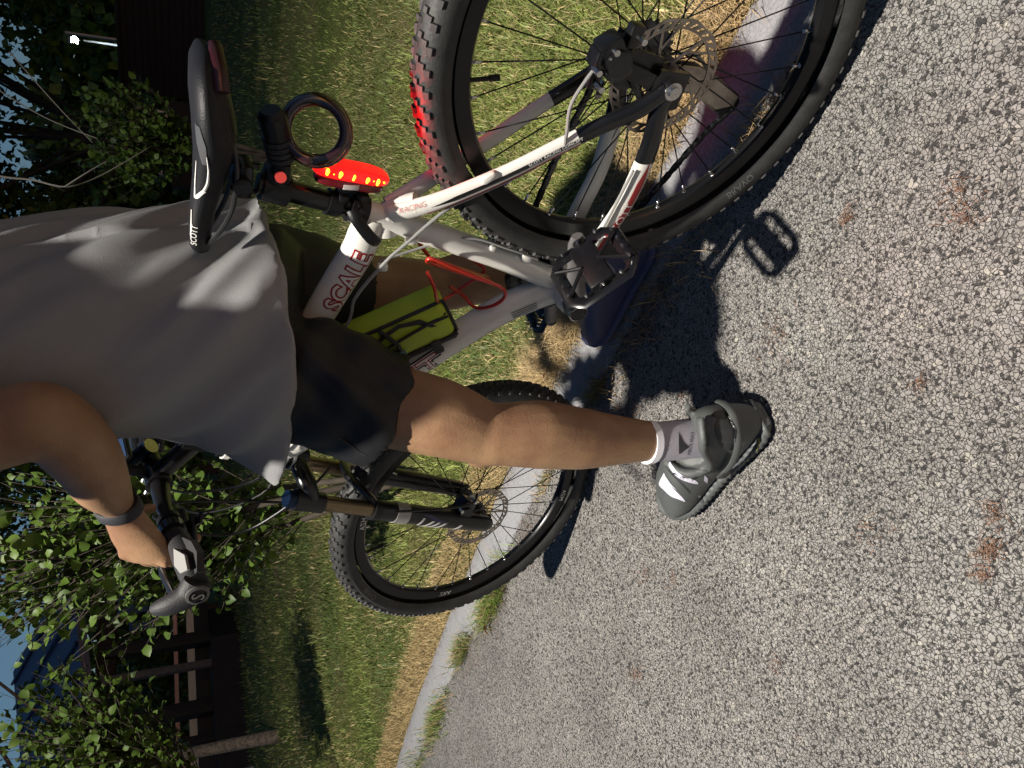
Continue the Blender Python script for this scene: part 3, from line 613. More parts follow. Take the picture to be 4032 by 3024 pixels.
BK('brake_hose', [tube(smooth_path([(.78, .026, .80), (.62, .028, .765), (.46, .03, .71), (.40, .032, .705), (.33, .031, .668), (.30, .030, .645), (.238, .028, .595), (.215, .028, .562), (.165, .040, .503), (.118, .051, .462), (.088, .060, .466), (.045, .064, .478), (.01, .062, .468), (-.01, .06, .458)], 50), .0026, 8)], M['hose'])
each('gear_cable', [tube(smooth_path([(.345, .012, .672), (.30, .010, .55), (.31, .02, .47), (.33, .02, .41)], 16), .0022, 8), tube(smooth_path([(.20, -.052, .31), (.1, -.07, .30), (.03, -.09, .27), (.01, -.09, .2), (.035, -.08, .16)], 20), .0026, 8), tube([(.375, .052, .348), (.20, .056, .336), (.13, .064, .338)], .0022, 8)], M['hose'])
# crankset
bb = A(.404, 0, .326); cdir = unit(A(-.157, 0, .069)); up_ = A(0, 1, 0)
def crank(s):
    d = cdir*s; y0 = .058*s; y1 = .083*s; P = [bb+A(0, y0+(y1-y0)*t*.9, 0)+d*.172*t for t in np.linspace(-.09, 1.07, 14)]
    r = [(.009, .012), (.0115, .021), (.012, .0225), (.0115, .021), (.0105, .0185), (.0095, .0165), (.009, .0155), (.009, .015), (.009, .015), (.009, .015), (.009, .015), (.0095, .015), (.009, .0145), (.006, .009)]
    return tube(P, r, 20)
cl = BK('crank_arm', [crank(1)], M['crank']); BK('crank_bolt', [cyl(bb+A(0, .064, 0), bb+A(0, .0735, 0), .0145, 28)], M['black'], cl); BK('bolt_ring', [lathe([(.0148, .066), (.0170, .067), (.0170, .0735), (.0148, .0745)], bb, (0, 1, 0), 32)], M['silver'], cl)
crr = BK('crank_arm', [crank(-1)], M['crank']); BK('pedal_hole_shade', [cyl(bb-cdir*.172+A(0, -.0755, 0), bb-cdir*.172+A(0, -.0715, 0), .0065, 20)], M['black'], crr)  # black disc painted in for the shade inside the hole
def pedal(c, phi, s):
    c = A(*c); e = A(math.cos(phi), 0, math.sin(phi)); n = np.cross(e, A(0, 1, 0)); R3 = np.stack([e, A(0, 1, 0), n], 1)
    L = lambda *p: c+R3@A(*p)
    cage = []
    hw_, hl = .047, .052
    for z in (.0, ):
        ring = [(-hl, -hw_*.7), (-hl*.75, -hw_), (hl*.75, -hw_), (hl, -hw_*.7), (hl, hw_*.7), (hl*.75, hw_), (-hl*.75, hw_), (-hl, hw_*.7)]
        cage.append(tube([L(x, y, z) for x, y in ring], (.0035, .011), 8, up=n*1.0, closed=True))
    cage += [tube([L(-.014, 0, .012), L(-hl, -hw_*.6, .006)], .003, 8), tube([L(-.014, 0, .012), L(-hl, hw_*.6, .006)], .003, 8), tube([L(.014, 0, .012), L(hl, -hw_*.6, .006)], .003, 8), tube([L(.014, 0, .012), L(hl, hw_*.6, .006)], .003, 8), tube([L(-.01, -hw_, 0), L(-.01, hw_, 0)], .004, 8), tube([L(.012, -hw_, 0), L(.012, hw_, 0)], .0035, 8)]
    p = BK('pedal', cage, M['black'])
    BK('pedal_body', [(lambda V, F: (V, F))(*rbox(c, (.04, .085, .024), .006, R3)), tube([L(0, -hw_*s-.022*s, 0), L(0, hw_*s, 0)], .0095, 16)], M['plastic'], p)
    each('pedal_pin', [cyl(L(x, y, .009), L(x, y, .0145), .0022, 6) for x in (-hl, hl) for y in (-.03, -.01, .01, .03)]+[cyl(L(x, y, .009), L(x, y, .0145), .0022, 6) for y in (-hw_, hw_) for x in (-.03, 0, .03)], M['silver'], p)
pedal(bb+cdir*.172+A(0, .143, 0), .72, 1); pedal(bb-cdir*.172+A(0, -.143, 0), .1, -1)
def gear(r, y, teeth, c=bb, th=.003, rin=None):
    pts = []; 
    for k in range(teeth*4):
        a = 2*PI*k/(teeth*4); rr = r+(.0028 if k % 4 in (1, 2) else -.0015); pts.append((rr*math.cos(a), rr*math.sin(a)))
    return prism(pts, lambda u, v, d: (c[0]+u, d, c[2]+v), y-th/2, y+th/2)
BK('chainring', [gear(.085, -.048, 42)], M['gun']); BK('chainring', [gear(.065, -.041, 32)], M['black']); BK('chainring', [gear(.045, -.034, 22)], M['gun'])
hubc = A(0, 0, .340)
BK('cassette', [gear(.021+.0038*k, -.05+.0033*k, 12+2*k, hubc, .002) for k in range(8)], M['gun'], rw)
pulA = A(.028, -.052, .262); pulB = A(.062, -.052, .128)
rd = BK('rear_derailleur', [rbox((.008, -.078, .305), (.034, .022, .026), .008, rotm((0, 1, 0), .5)), rbox((.03, -.074, .262), (.03, .022, .022), .007)], M['gun'])
each('cage_plate', [prism([(.012, .27), (.045, .27), (.05, .21), (.085, .13), (.075, .10), (.05, .102), (.03, .15), (.01, .215)], lambda u, v, d: (u, d, v), -.0625, -.0605), prism([(.012, .27), (.045, .27), (.05, .21), (.07, .15), (.06, .12), (.045, .12), (.03, .16), (.01, .215)], lambda u, v, d: (u, d, v), -.044, -.042)], M['steel'], rd)
BK('jockey_wheel', [gear(.018, -.052, 11, pulA, .006)], M['plastic']); BK('jockey_wheel', [gear(.018, -.052, 11, pulB, .006)], M['plastic'])
# chain: separate link plates following the run
def run(pts):
    P = smooth_path(pts, 200); s = np.r_[0, np.cumsum(np.linalg.norm(np.diff(P, axis=0), axis=1))]; k = int(s[-1]/.0127); q = np.linspace(0, s[-1], k); return np.stack([np.interp(q, s, P[:, i]) for i in range(3)], 1)
ch = MB()
cpts = [A(.404+.087*math.cos(a), -.046, .326+.087*math.sin(a)) for a in np.linspace(1.7, -1.9, 9)]
RP = run([(.0, -.045, .378), (.19, -.046, .402)]+cpts+[(.25, -.048, .195), (.12, -.051, .142), (.066, -.052, .110), (.045, -.052, .125), (.05, -.052, .19), (.046, -.052, .255), (.03, -.052, .28), (.008, -.05, .275), (-.02, -.046, .31), (-.03, -.045, .35), (0, -.045, .378)])
for i in range(len(RP)-1):
    a, b = RP[i], RP[i+1]; d = unit(b-a); R3 = np.stack([d, A(0, 1, 0), np.cross(d, A(0, 1, 0))], 1); m_ = (a+b)/2; o_ = .0035 if i % 2 else .0022
    for q in (-1, 1): ch.add(rbox(m_+A(0, q*o_, 0), (.0155, .0011, .0085), .0005, R3, 1))
    ch.add(cyl(a-A(0, .0045, 0), a+A(0, .0045, 0), .0036, 8))
tag(ch.obj('chain', M['gun'], bike), kind='stuff')
BK('front_derailleur', [rbox((.345, -.028, .455), (.018, .03, .05), .005, rotm((0, 1, 0), -.3)), rbox((.338, -.045, .43), (.07, .004, .022), .002, rotm((0, 1, 0), .35)), rbox((.338, -.034, .43), (.06, .003, .02), .002, rotm((0, 1, 0), .35)), tube([(.34, -.02, .478), (.345, -.02, .462)], .0225, 20), cyl((.35, -.01, .44), (.36, .012, .425), .006, 10), rbox((.305, -.01, .47), (.035, .03, .022), .006)], M['gun'])
BK('bottle_cage', [tube(smooth_path([(.352, .01, .585), (.333, .026, .603), (.322, .034, .598), (.338, .037, .555), (.36, .036, .505), (.382, .033, .462), (.405, .03, .452), (.43, .022, .465), (.452, 0, .482), (.442, -.02, .50), (.43, -.03, .525)], 44), .0031, 10),
                   tube(smooth_path([(.352, -.01, .585), (.333, -.026, .603), (.322, -.034, .598), (.345, -.037, .555), (.372, -.036, .505), (.395, -.03, .47), (.43, -.03, .50), (.452, -.03, .52), (.45, -.012, .545), (.43, .012, .558), (.405, .03, .572), (.375, .036, .585), (.35, .03, .60)], 44), .0031, 10),
                   rbox((.372, 0, .528), (.004, .02, .125), .0015, rotm((0, 1, 0), -.33)), cyl((.35, 0, .58), (.358, 0, .583), .005, 10), cyl((.382, 0, .49), (.39, 0, .493), .005, 10), tube([(.378, .033, .47), (.388, .0, .488)], .003, 8)], M['cage'])
# ---------- fork, cockpit (turned with the handlebar)
def forkpt(t, lat=0, off=0):
    q = axA+(-axd)*t; perp = unit(A(-axd[2], 0, axd[0]))*-1; return A(*(q+A(0, lat, 0)+perp*off))
perp = unit(A(axd[2], 0, -axd[0]))
if perp[0] < 0: perp = -perp
hubU = A(1.0684, 0, .3354); th_h = (hubU-axA)@(-axd); offh = (hubU-axA)@perp
def fk(t, lat, off=None): return axA+(-axd)*t+perp*(offh if off is None else off)+A(0, lat, 0)
t_cr = .135
crown = [st(tube(smooth_path([fk(t_cr+.035, -.067), fk(t_cr+.012, -.05, .02), fk(t_cr, 0, .004), fk(t_cr+.012, .05, .02), fk(t_cr+.035, .067)], 18), [(.017, .021)]*18, 16, up=perp)), st(tube([axA-axd*.11, axA-axd*.15], .0225, 22)), st(tube([fk(t_cr-.004, .067), fk(t_cr+.055, .067)], .0205, 22)), st(tube([fk(t_cr-.004, -.067), fk(t_cr+.055, -.067)], .0205, 22))]
BK('fork_crown', crown, M['black'])
each('headset', [st(tube([axA-axd*.108, axA-axd*.12], .0265, 26)), st(tube([axA+axd*.008, axA+axd*.02], .0235, 24))], M['plastic'])
for s in (1, -1):
    sn = BK('stanchion', [st(tube([fk(t_cr+.05, .067*s), fk(t_cr+.25, .067*s)], .0155, 24))], M['gold'])
    t_l = t_cr+.172; lw = BK('fork_lower', [st(tube(smooth_path([fk(t_l, .067*s), fk(t_l+.035, .067*s), fk((t_l+th_h)/2, .067*s), fk(th_h-.03, .066*s), fk(th_h+.02, .064*s)], 24), np.interp(np.linspace(0, 1, 24), [0, .08, .5, .9, 1], [.0205, .021, .0215, .019, .014]), 24)), st(rbox(fk(th_h, .058*s), (.026, .012, .05), .004, RS*0+np.eye(3)))], M['black'])
    BK('seal_ring', [st(tube([fk(t_l-.004, .067*s), fk(t_l+.012, .067*s)], .0222, 24))], M['plastic'], lw)
    if s == 1:
        BK('collar', [st(tube([fk(t_l+.052, .067), fk(t_l+.082, .067)], .0226, 28, caps=False)), st(tube([fk(t_l+.050, .067), fk(t_l+.052, .067)], .0226, 28))], mat('collar_grey', (.33, .32, .3), .35, metal=.3), lw)
        d = -axd; LT = Tb([fk(t_l+.06, .067), fk((t_l+th_h)/2, .067), fk(th_h-.01, .066)], [.0222, .0222, .0205])
        DECB = mat('blue_decal', (.03, .035, .1), .4)
        def fdec(u0, v0, u1, v1, wd, m, n=8):
            V = []; F = []
            for i in range(n+1):
                t = i/n; 
                for q in (-1, 1): V.append(LT.at(A(u0+(u1-u0)*t+wd*q), np.array(v0+(v1-v0)*t), .0007).reshape(3))
            F = [(2*i, 2*i+1, 2*i+3, 2*i+2) for i in range(n)]; return st((np.array(V), F))
        BK('lettering', [fdec(.085+.018*i, -.2, .06+.018*i, 1.0, .0045, None) for i in range(3)]+[fdec(.12, .95, .15, .9, .006, None), fdec(.15, .95, .165, -.1, .0045, None), fdec(.05, .55, .058, -.4, .003, None)], M['decal'], lw)
        BK('decal', [fdec(.06, -.75, .115, -.1, .014, None)], DECB, lw)
BK('fork_arch', [st(tube(smooth_path([fk(t_cr+.185, .066, offh-.006), fk(t_cr+.15, .055, offh-.026), fk(t_cr+.125, .025, offh-.034), fk(t_cr+.12, 0, offh-.035), fk(t_cr+.125, -.025, offh-.034), fk(t_cr+.15, -.055, offh-.026), fk(t_cr+.185, -.066, offh-.006)], 26), [(.008, .013)]*26, 10, up=perp))], M['black'])
each('fork_knob', [st(tube([fk(t_cr-.02, .067), fk(t_cr-.004, .067)], .0165, 20)), st(tube([fk(t_cr-.02, -.067), fk(t_cr-.004, -.067)], .0165, 20))], mat('blue_anodised', (.006, .018, .05), .3, metal=.6))
# spacers, stem, bar
each('spacer', [st(tube([axA+axd*(.02+.012*i), axA+axd*(.031+.012*i)], .0185, 24)) for i in range(2)], M['plastic'])
s0_ = axA+axd*.062; clampU = s0_+perp*.088+axd*.03
stem = BK('stem', [st(tube([axA+axd*.044, axA+axd*.082], .0205, 24)), st(tube([s0_+perp*.01, clampU-perp*.01], [(.0155, .019), (.0165, .0165)], 20)), st(cyl(clampU+A(0, -.024, 0), clampU+A(0, .024, 0), .0215, 24)), st(cyl(axA+axd*.082, axA+axd*.088, .017, 20))], M['black'])
each('bolt', [st(cyl(clampU+perp*.018+axd*z+A(0, y, 0), clampU+perp*.0245+axd*z+A(0, y, 0), .004, 10)) for z in (-.013, .013) for y in (-.017, .017)], M['silver'], stem)
def barp(y): a = abs(y); return clampU+A(0, y, 0)-perp*(.03*max(0, (a-.05)/.25))+axd*(.006*min(1, max(0, (a-.03)/.06)))
BK('handlebar', [st(tube([barp(y) for y in np.linspace(-.305, .305, 61)], [.0159-(.0043*min(1, max(0, (abs(y)-.03)/.08))) for y in np.linspace(-.305, .305, 61)], 20, up=(0, 0, 1)))], M['black'])
for s in (1, -1):
    ys = np.linspace(.185, .303, 16)*s; rr = [(.0175+.004*math.sin(PI*k/15), .0165+.002*math.sin(PI*k/15)) for k in range(16)]
    g = BK('grip', [st(tube([barp(y)-perp*(.004) for y in ys], rr, 18, up=perp)), st(tube([barp(s*.176), barp(s*.187)], .0175, 20, up=perp))], M['grip'])
    # palm wing with a grey triangular pad
    def wing(u, v, d): return barp(s*(.245+u))-perp*(.012+v)+axd*(d)
    BK('grip_wing', [st(prism([(-.045, 0), (.055, -.004), (.055, .014), (.03, .03), (.0, .028), (-.03, .014)], lambda u, v, d: wing(u, v, d), -.004, .007))], M['grip'], g)
    BK('grip_pad', [st(prism([(-.018, .002), (.008, -.011), (.036, -.004), (.05, .014), (.022, .02)], lambda u, v, d: wing(u, v-.002, d), .0145, .0185))], M['gripgrey'], g)
    e0 = barp(s*.303); be = BK('bar_end', [st(tube(smooth_path([e0-perp*.01, e0+perp*.012+A(0, s*.003, 0)+axd*.004, e0+perp*.034+A(0, s*.001, 0)+axd*.022, e0+perp*.055-A(0, s*.010, 0)+axd*.036], 18), np.stack([np.interp(np.linspace(0, 1, 18), [0, .25, .8, 1], [.0165, .0175, .0125, .008]), np.interp(np.linspace(0, 1, 18), [0, .25, .8, 1], [.0205, .0215, .0145, .009])], 1), 18, up=(0, 1, 0)))], M['grip'])
    BK('clamp_ring', [st(lathe([(.0135, .0), (.0165, .002), (.0165, .005), (.0125, .006)], e0+A(0, s*.014, 0), (0, s, 0), 30))], mat('ring_grey', (.1, .1, .095), .4), be)
    if s == 1: v, f = text_vf('S', .026); BK('lettering', [st((np.array([e0+A(0, .0212, 0)-perp*(a)+axd*(b) for a, b in v[:, :2]]), f))], M['gripgrey'], be)
    # brake lever and shifter
    lv0 = barp(s*.155); lev = BK('brake_lever', [st(cyl(barp(s*.148), barp(s*.166), .0195, 22)), st(tube([lv0+perp*.016, lv0+perp*.03+A(0, -s*.025, 0)], [(.011, .011), (.009, .009)], 14)), st(rbox(lv0+perp*.034-A(0, s*.005, 0)+axd*.004, (.03, .05, .022), .007)), st(tube(smooth_path([lv0+perp*.04, lv0+perp*.058+A(0, s*.03, 0), lv0+perp*.056+A(0, s*.07, 0)-axd*.004, lv0+perp*.05+A(0, s*.115, 0)-axd*.006], 18), [(.0045, .0065)]*18, 10, up=axd)), st(tube([lv0+perp*.03-A(0, s*.03, 0), lv0+perp*.028-A(0, s*.055, 0)], .0045, 10))], mat('lever_black', (.02, .022, .026), .18, metal=.3, coat=.6))
    BK('shifter', [st(cyl(barp(s*.128), barp(s*.14), .0185, 20)), st(rbox(barp(s*.125)+perp*.01-axd*.026, (.045, .04, .018), .007)), st(rbox(barp(s*.15)+perp*.0-axd*.034, (.04, .03, .008), .003)), st(tube(smooth_path([barp(s*.14)-axd*.03-perp*.01, barp(s*.16)-axd*.034-perp*.03], 5), [(.008, .003)]*5, 8))], M['plastic'], lev)
    h1 = lv0+perp*.028-A(0, s*.055, 0)
    hz = [h1, h1-A(0, s*.04, 0)+perp*.02-axd*.005, h1-A(0, s*.085, 0)+perp*.02-axd*.06]
    BK('brake_hose', [tube(smooth_path([stp(p) for p in hz]+([stp(fk(t_cr+.03, .05, .07)), stp(fk(t_cr+.19, .08, .045)), stp(fk(th_h-.1, .085, -.0)), stp(fk(th_h-.06, .06, -.02))] if s == 1 else [A(.86, .03, .85), A(.80, .035, .80), A(.74, .026, .785)]), 40), .0026, 8)], M['plastic'])
    BK('shift_cable', [tube(smooth_path([stp(barp(s*.11)-axd*.026), stp(barp(s*.06)+perp*.05-axd*.035), stp(clampU+perp*.075-axd*(.1)+A(0, s*.01, 0)), stp(fk(.09, -s*.035, .06)), A(.75, -s*.015, .80), A(.66, -s*.012, .775)], 34), .0024, 8)], M['plastic'])
ex = [stp(clampU+perp*.05-axd*.02), stp(clampU+perp*.11-axd*.1), stp(clampU+perp*.10-axd*.2), stp(fk(.16, .04, .06)), stp(fk(.2, .02, .0))]
BK('shift_cable', [tube(smooth_path(ex, 26), .0026, 8)], M['plastic'])

# ================================================================== THINGS MOUNTED ON THE BIKE
def BW(p): return MBW@A(*p)
def onbike(name, label, cat, **k):
    e = empty(name, label=label, cat=cat, **k); e.rotation_euler.x = LEAN; return e
# tail light
tl = onbike('tail_light', 'lit red rear light clipped on the seat post, glowing LEDs behind its lens', 'bike light')
c = A(.2085, 0.0, .7315); u = unit(A(-.12, 0, 1)); xr = A(-1, 0, -.12); xr = unit(xr)
def lensm(dx, sx, sy, sz, bend=.25):
    V, F = ball((0, 0, 0), (1, 1, 1), 18); V = np.sign(V)*np.abs(V)**.62
    V = V*A(sx, sy, sz); V[:, 0] -= 0
    return V@np.stack([xr, A(0, 1, 0), u], 1).T+c-(-xr)*dx+A(0, 0, 0)-xr*0+xr*(bend*(-(V[:, 2]/sz)**2)*.008)[:, None]+0, F
BK('lens', [lensm(.006, .0105, .0175, .053)], M['lens'], tl, 180)
BK('housing', [lensm(-.008, .0085, .0165, .048)], M['lensoff'], tl, 180)
for k, z in enumerate((.036, .0185, .0, -.019, -.034)): BK('led', [ball(c+xr*(.0085-.0006*k)+u*z+A(0, .0155, 0), (.0042, .003, .0026+.0009*(k % 2)), 8), ball(c+xr*(.0052-.0006*k)+u*(z+.0005)+A(0, .0163, 0), (.003, .0026, .002), 6)]+([ball(c+xr*.006+u*(z-.0085)+A(0, .0155, 0), (.0016, .002, .0015), 6)] if k in (0, 3, 4) else []), M['led'], tl, 180)
BK('bracket', [rbox(c-xr*.02, (.016, .012, .03), .003), rbox(c-xr*.034+A(0, 0, .003), (.016, .03, .014), .003), tube([A(.255, 0, .745)-sp_d*.004, A(.255, 0, .745)+sp_d*.014], .0185, 22)], M['plastic'], tl)
BK('label', [rbox(c-xr*.0095+A(0, .0158, .0), (.008, .002, .022), .0007)], mat('label_pale', (.45, .4, .38), .5), tl)
pl = bpy.data.lights.new('tail_glow', 'SPOT'); pl.energy = 3.4; pl.spot_size = R_(144); pl.spot_blend = .4; pl.color = (1, .012, .012); pl.shadow_soft_size = .02
po = bpy.data.objects.new('tail_glow', pl); col.objects.link(po); po.parent = tl; po.location = c+xr*.034; po.rotation_euler = Vector((-.7, 0, -.52)).to_track_quat('-Z', 'Y').to_euler()
# cable lock
lk = onbike('cable_lock', 'coiled black cable combination lock hanging behind the seat post', 'bike lock')
lc = A(.148, .0, .783); nrm = unit(A(-.50, .83, .24)); a1 = unit(np.cross(nrm, A(0, 0, 1))); a2 = np.cross(nrm, a1)
th = np.linspace(0, 2*PI*3, 150, endpoint=False)
M['vinyl'] = mat('lock_cable_vinyl', (.03, .01, .01), .12, coat=.8)  # red glint of the tail light put into the black cable colour
P = [lc+(a1*math.cos(t)+a2*math.sin(t))*(.0375+.0022*math.sin(t/3))+nrm*(.011*(t/(2*PI)-1.5)*.8) for t in th]
BK('cable', [tube(P, .0072, 12, up=nrm)], M['vinyl'], lk, 180)
lb0 = lc+a1*.0+unit(a2)*0
pA = A(.158, .012, .856); pB = A(.205, .006, .828)
q0 = A(.122, .008, .842); q1 = A(.192, .004, .822)
BK('lock_body', [tube([q0, q0*.9+q1*.1, q0*.1+q1*.9, q1], [.012, .0175, .0175, .014], 20, up=(0, 0, 1))], M['plastic'], lk)
for k in range(4): m_ = q0+(q1-q0)*(.55+.11*k); BK('dial', [tube([m_-(q1-q0)*.042, m_+(q1-q0)*.042], .0188, 20, up=(0, 0, 1))], M['grip'], lk)
v, f = text_vf('2 7 4 1', .007); ld = unit(q1-q0); ln_ = unit(A(-.2, .9, .3)); ln_ = unit(ln_-ld*(ln_@ld)); lu = np.cross(ld, ln_)
BK('bracket', [tube([A(.2655, 0, .70)+sp_d*.115, A(.2655, 0, .70)+sp_d*.15], .021, 24), rbox((.222, .0, .829), (.04, .034, .03), .008), rbox((.205, .01, .824), (.03, .02, .024), .006)], M['plastic'], lk)
BK('button', [cyl((.206, .018, .826), (.203, .026, .827), .0072, 20)], mat('red_button', (.6, .06, .05), .3), lk)
# lime pouch on the down tube
pu = onbike('frame_pouch', 'lime green pouch with black trim and blue cord toggle strapped inside the frame', 'pouch')
ud = unit(A(.53, 0, .85)); hd = unit(A(-.85, 0, .53)); pc = A(.505, 0, .622); R3 = np.stack([ud, A(0, 1, 0), hd], 1)
PL = lambda x, y, z: pc+R3@A(x, y, z)
V, F = rbox((0, 0, 0), (.205, .062, .084), .016, seg=4); BK('pouch_body', [(V@R3.T+pc, F)], M['lime'], pu, 60)
rail = lambda z, y: [PL(x, y, z) for x in (-.1, -.05, 0, .05, .1)]
BK('piping', [tube([PL(x, y, z) for x, y, z in ((-.102, .02, -.04), (-.103, .022, 0), (-.102, .02, .04), (-.09, .024, .043), (0, .025, .0435), (.09, .024, .043))], .0032, 8), tube([PL(x, y, z) for x, y, z in ((-.102, .026, -.04), (-.05, .03, -.041), (.05, .03, -.041), (.1, .028, -.04))], .0045, 8), tube([PL(x, .0315, z) for x, z in ((-.1, .012), (-.06, .012), (-.02, .006), (.012, .0))], .0022, 8)], M['matte'], pu)
def flat(pts, y=.0318): return prism(pts, lambda u_, v_, d: PL(u_, d, v_), y, y+.0008)
BK('emblem', [flat([(-.075, .002), (-.066, .004), (-.05, .022), (-.02, .033), (.012, .024), (.04, .008), (.06, -.004), (.04, .014), (.014, .033), (-.02, .042), (-.056, .032)])], M['matte'], pu)
each('cord', [tube(smooth_path([PL(.0, .034, -.02), PL(-.003, .036, .0), PL(.004, .036, .03), PL(.012, .03, .044)], 14), .0038, 8), tube(smooth_path([PL(.0, .034, -.02), PL(.012, .036, -.004), PL(.02, .034, .0), PL(-.02, .033, .008), PL(-.06, .033, .014), PL(-.098, .026, .016)], 20), .0028, 8)], M['matte'], pu)
BK('toggle', [cyl(PL(.0, .034, -.024), PL(.0, .044, -.024), .0095, 18)], mat('toggle_blue', (.07, .16, .22), .5), pu)
each('strap', [tube([PL(x, y, z) for y, z in ((.033, -.03), (.033, -.062), (0, -.075), (-.033, -.062), (-.033, -.03))], (.008, .0015), 8, up=ud) for x in (-.06, .06)], M['matte'], pu)
BK('strap', [rbox(PL(0, 0, -.05), (.2, .04, .022), .005, R3)], M['matte'], pu)
# torch, phone on the bar
to = onbike('bike_torch', 'black cylindrical torch with a steel bezel clamped on the handlebar beside the stem', 'torch')
tp = stp(clampU+A(0, .055, 0)+axd*.036); td = unit(RS@(perp*.55+axd*.15+A(0, -.2, 0)))
tq = stp(clampU+A(0, -.05, 0)+axd*.03)
BK('torch_body', [tube([tq-td*.04, tq+td*.02, tq+td*.025, tq+td*.045], [.0125, .0125, .0155, .0165], 24, up=(0, 1, 0)), tube([stp(clampU+A(0, -.05, 0)-axd*.0), tq], .008, 12)], M['plastic'], to)
each('bezel', [tube([tq-td*.043, tq-td*.038], .0138, 26, up=(0, 1, 0)), tube([tq+td*.0445, tq+td*.0465], .0172, 26, up=(0, 1, 0))], mat('steel_bezel', (.5, .42, .36), .2, metal=1), to)
ph = onbike('phone', 'phone with dark glass tinted with a painted sky reflection standing in a black handlebar holder', 'phone')
pc2 = stp(clampU+A(0, -.01, 0)+axd*.085-perp*.0); Rp = RS@rotm((0, 1, 0), .75)
V, F = rbox((0, 0, 0), (.009, .066, .11), .0035, seg=3); BK('phone_body', [(V@Rp.T+pc2, F)], M['plastic'], ph)
V, F = rbox((-.0052, 0, 0), (.0012, .06, .1), .0005); BK('screen', [(V@Rp.T+pc2, F)], mat('phone_glass', (.03, .06, .13), .06, coat=1), ph)  # blue of the reflected sky put into the glass colour
V, F = rbox((.009, 0, 0), (.012, .05, .04), .004); BK('holder', [(V@Rp.T+pc2, F), tube([pc2, stp(clampU+A(0, -.01, 0))], .009, 12)]+[(lambda q: (q[0]@Rp.T+pc2, q[1]))(rbox((.002, y, z), (.018, .006, .016), .002)) for y in (-.035, .035) for z in (-.03, .03)], M['matte'], ph)

# ================================================================== RIDER
from mathutils.bvhtree import BVHTree
def fuse(name, parts, vox, sm, m, parent=None, disp=None, ang=180):
    mb = MB()
    for p in parts: mb.add(p)
    me = mb.mesh(name, m, 180); o = link(name, me, parent)
    a = o.modifiers.new('r', 'REMESH'); a.mode = 'VOXEL'; a.voxel_size = vox; a.use_smooth_shade = True
    b = o.modifiers.new('s', 'SMOOTH'); b.iterations = sm; b.factor = .5
    dg = bpy.context.evaluated_depsgraph_get(); me2 = bpy.data.meshes.new_from_object(o.evaluated_get(dg)); o.modifiers.clear(); o.data = me2; bpy.data.meshes.remove(me)
    if disp is not None:
        n = len(me2.vertices); co = np.empty(n*3); me2.vertices.foreach_get('co', co); co = co.reshape(-1, 3)
        no = np.empty(n*3); me2.vertices.foreach_get('normal', no); no = no.reshape(-1, 3)
        co = disp(co, no); me2.vertices.foreach_set('co', co.ravel()); me2.update()
    me2.polygons.foreach_set('use_smooth', [True]*len(me2.polygons))
    if not me2.materials: me2.materials.append(m)
    return o
rider = empty('person', (.5, .03, 0), label='rider in grey t-shirt and black shorts standing astride the bicycle, hand on its handlebar', cat='person')
def W_(o): o.parent = rider; o.matrix_parent_inverse = Matrix.Translation((-.5, -.03, 0)); return o
def limb(pts, r, n=18, k=40, up=(0, 1, 0)):
    P = smooth_path(pts, k); rr = np.array([(x, x) if np.isscalar(x) else x for x in r], float)
    r2 = np.stack([np.interp(np.linspace(0, len(pts)-1, k), range(len(pts)), rr[:, i]) for i in (0, 1)], 1); return tube(P, r2, n, up=up)
def hand(Wp, Kp, lat, dn_, chain, s, r=.0088):
    """Wp wrist, Kp middle knuckle, lat unit vector across the knuckles to the little finger, chain: finger joint offsets from its knuckle"""
    Wp, Kp, lat = A(*Wp), A(*Kp), unit(lat); p = unit(Kp-Wp); out = []
    out.append(tube(smooth_path([Wp-p*.02, Wp+p*.012, (Wp+Kp)/2, Kp-p*.004, Kp+p*.006], 14), np.stack([np.interp(np.linspace(0, 1, 14), [0, .25, .55, .9, 1], [.027, .032, .043, .045, .040]), np.interp(np.linspace(0, 1, 14), [0, .25, .55, .9, 1], [.021, .021, .0195, .016, .013])], 1), 18, up=lat))
    for j, (len_, back) in enumerate(((.95, -.004), (1.05, 0), (1.0, -.003), (.82, -.010))):
        b = Kp+lat*(.021*(j-1.5))+p*back; pts = [b-p*.02, b]+[b+A(*c)*len_ for c in chain]
        out.append(tube(smooth_path(pts, 18), np.interp(np.linspace(0, 1, 18), [0, .3, .55, .8, .97, 1], [r*1.05, r*1.15, r*1.02, r*.95, r*.8, r*.45]), 12, up=lat))
    return out, p
# --- left arm and hand
bl = MBW@stp(barp(.225))
lat = unit(MBW@(stp(barp(.26))-stp(barp(.19)))); 
K = A(.778, .238, 1.004); Wl = A(.687, .218, 1.034); latH = unit(A(-.12, .42, -.88))
fch = [(.024, 0, -.010), (.038, .0, -.026), (.036, .0, -.052), (.018, .0, -.066)]
fcl = [(.032, -.006, -.008), (.050, -.022, -.026), (.043, -.044, -.046), (.020, -.050, -.060)]
hl, pL = hand(Wl, K, latH, None, fcl, 1, .0098)
nH = unit(np.cross(pL, latH)); nH = nH if nH[1] > 0 else -nH
hl += [ball(K+latH*(.021*(j-1.5))+nH*.007-pL*.002, (.0105, .0105, .0105), 9) for j in range(4)]
th0 = Wl+pL*.032-latH*.024+A(0, -.008, 0)
hl.append(tube(smooth_path([Wl+pL*.012-latH*.010, th0, th0+A(.026, -.022, -.010), th0+A(.044, -.042, -.030), th0+A(.05, -.05, -.055)], 18), np.interp(np.linspace(0, 1, 18), [0, .3, .6, .9, 1], [.013, .0135, .011, .009, .006]), 12))
shL = A(.468, .262, 1.345); elL = A(.448, .238, 1.098)
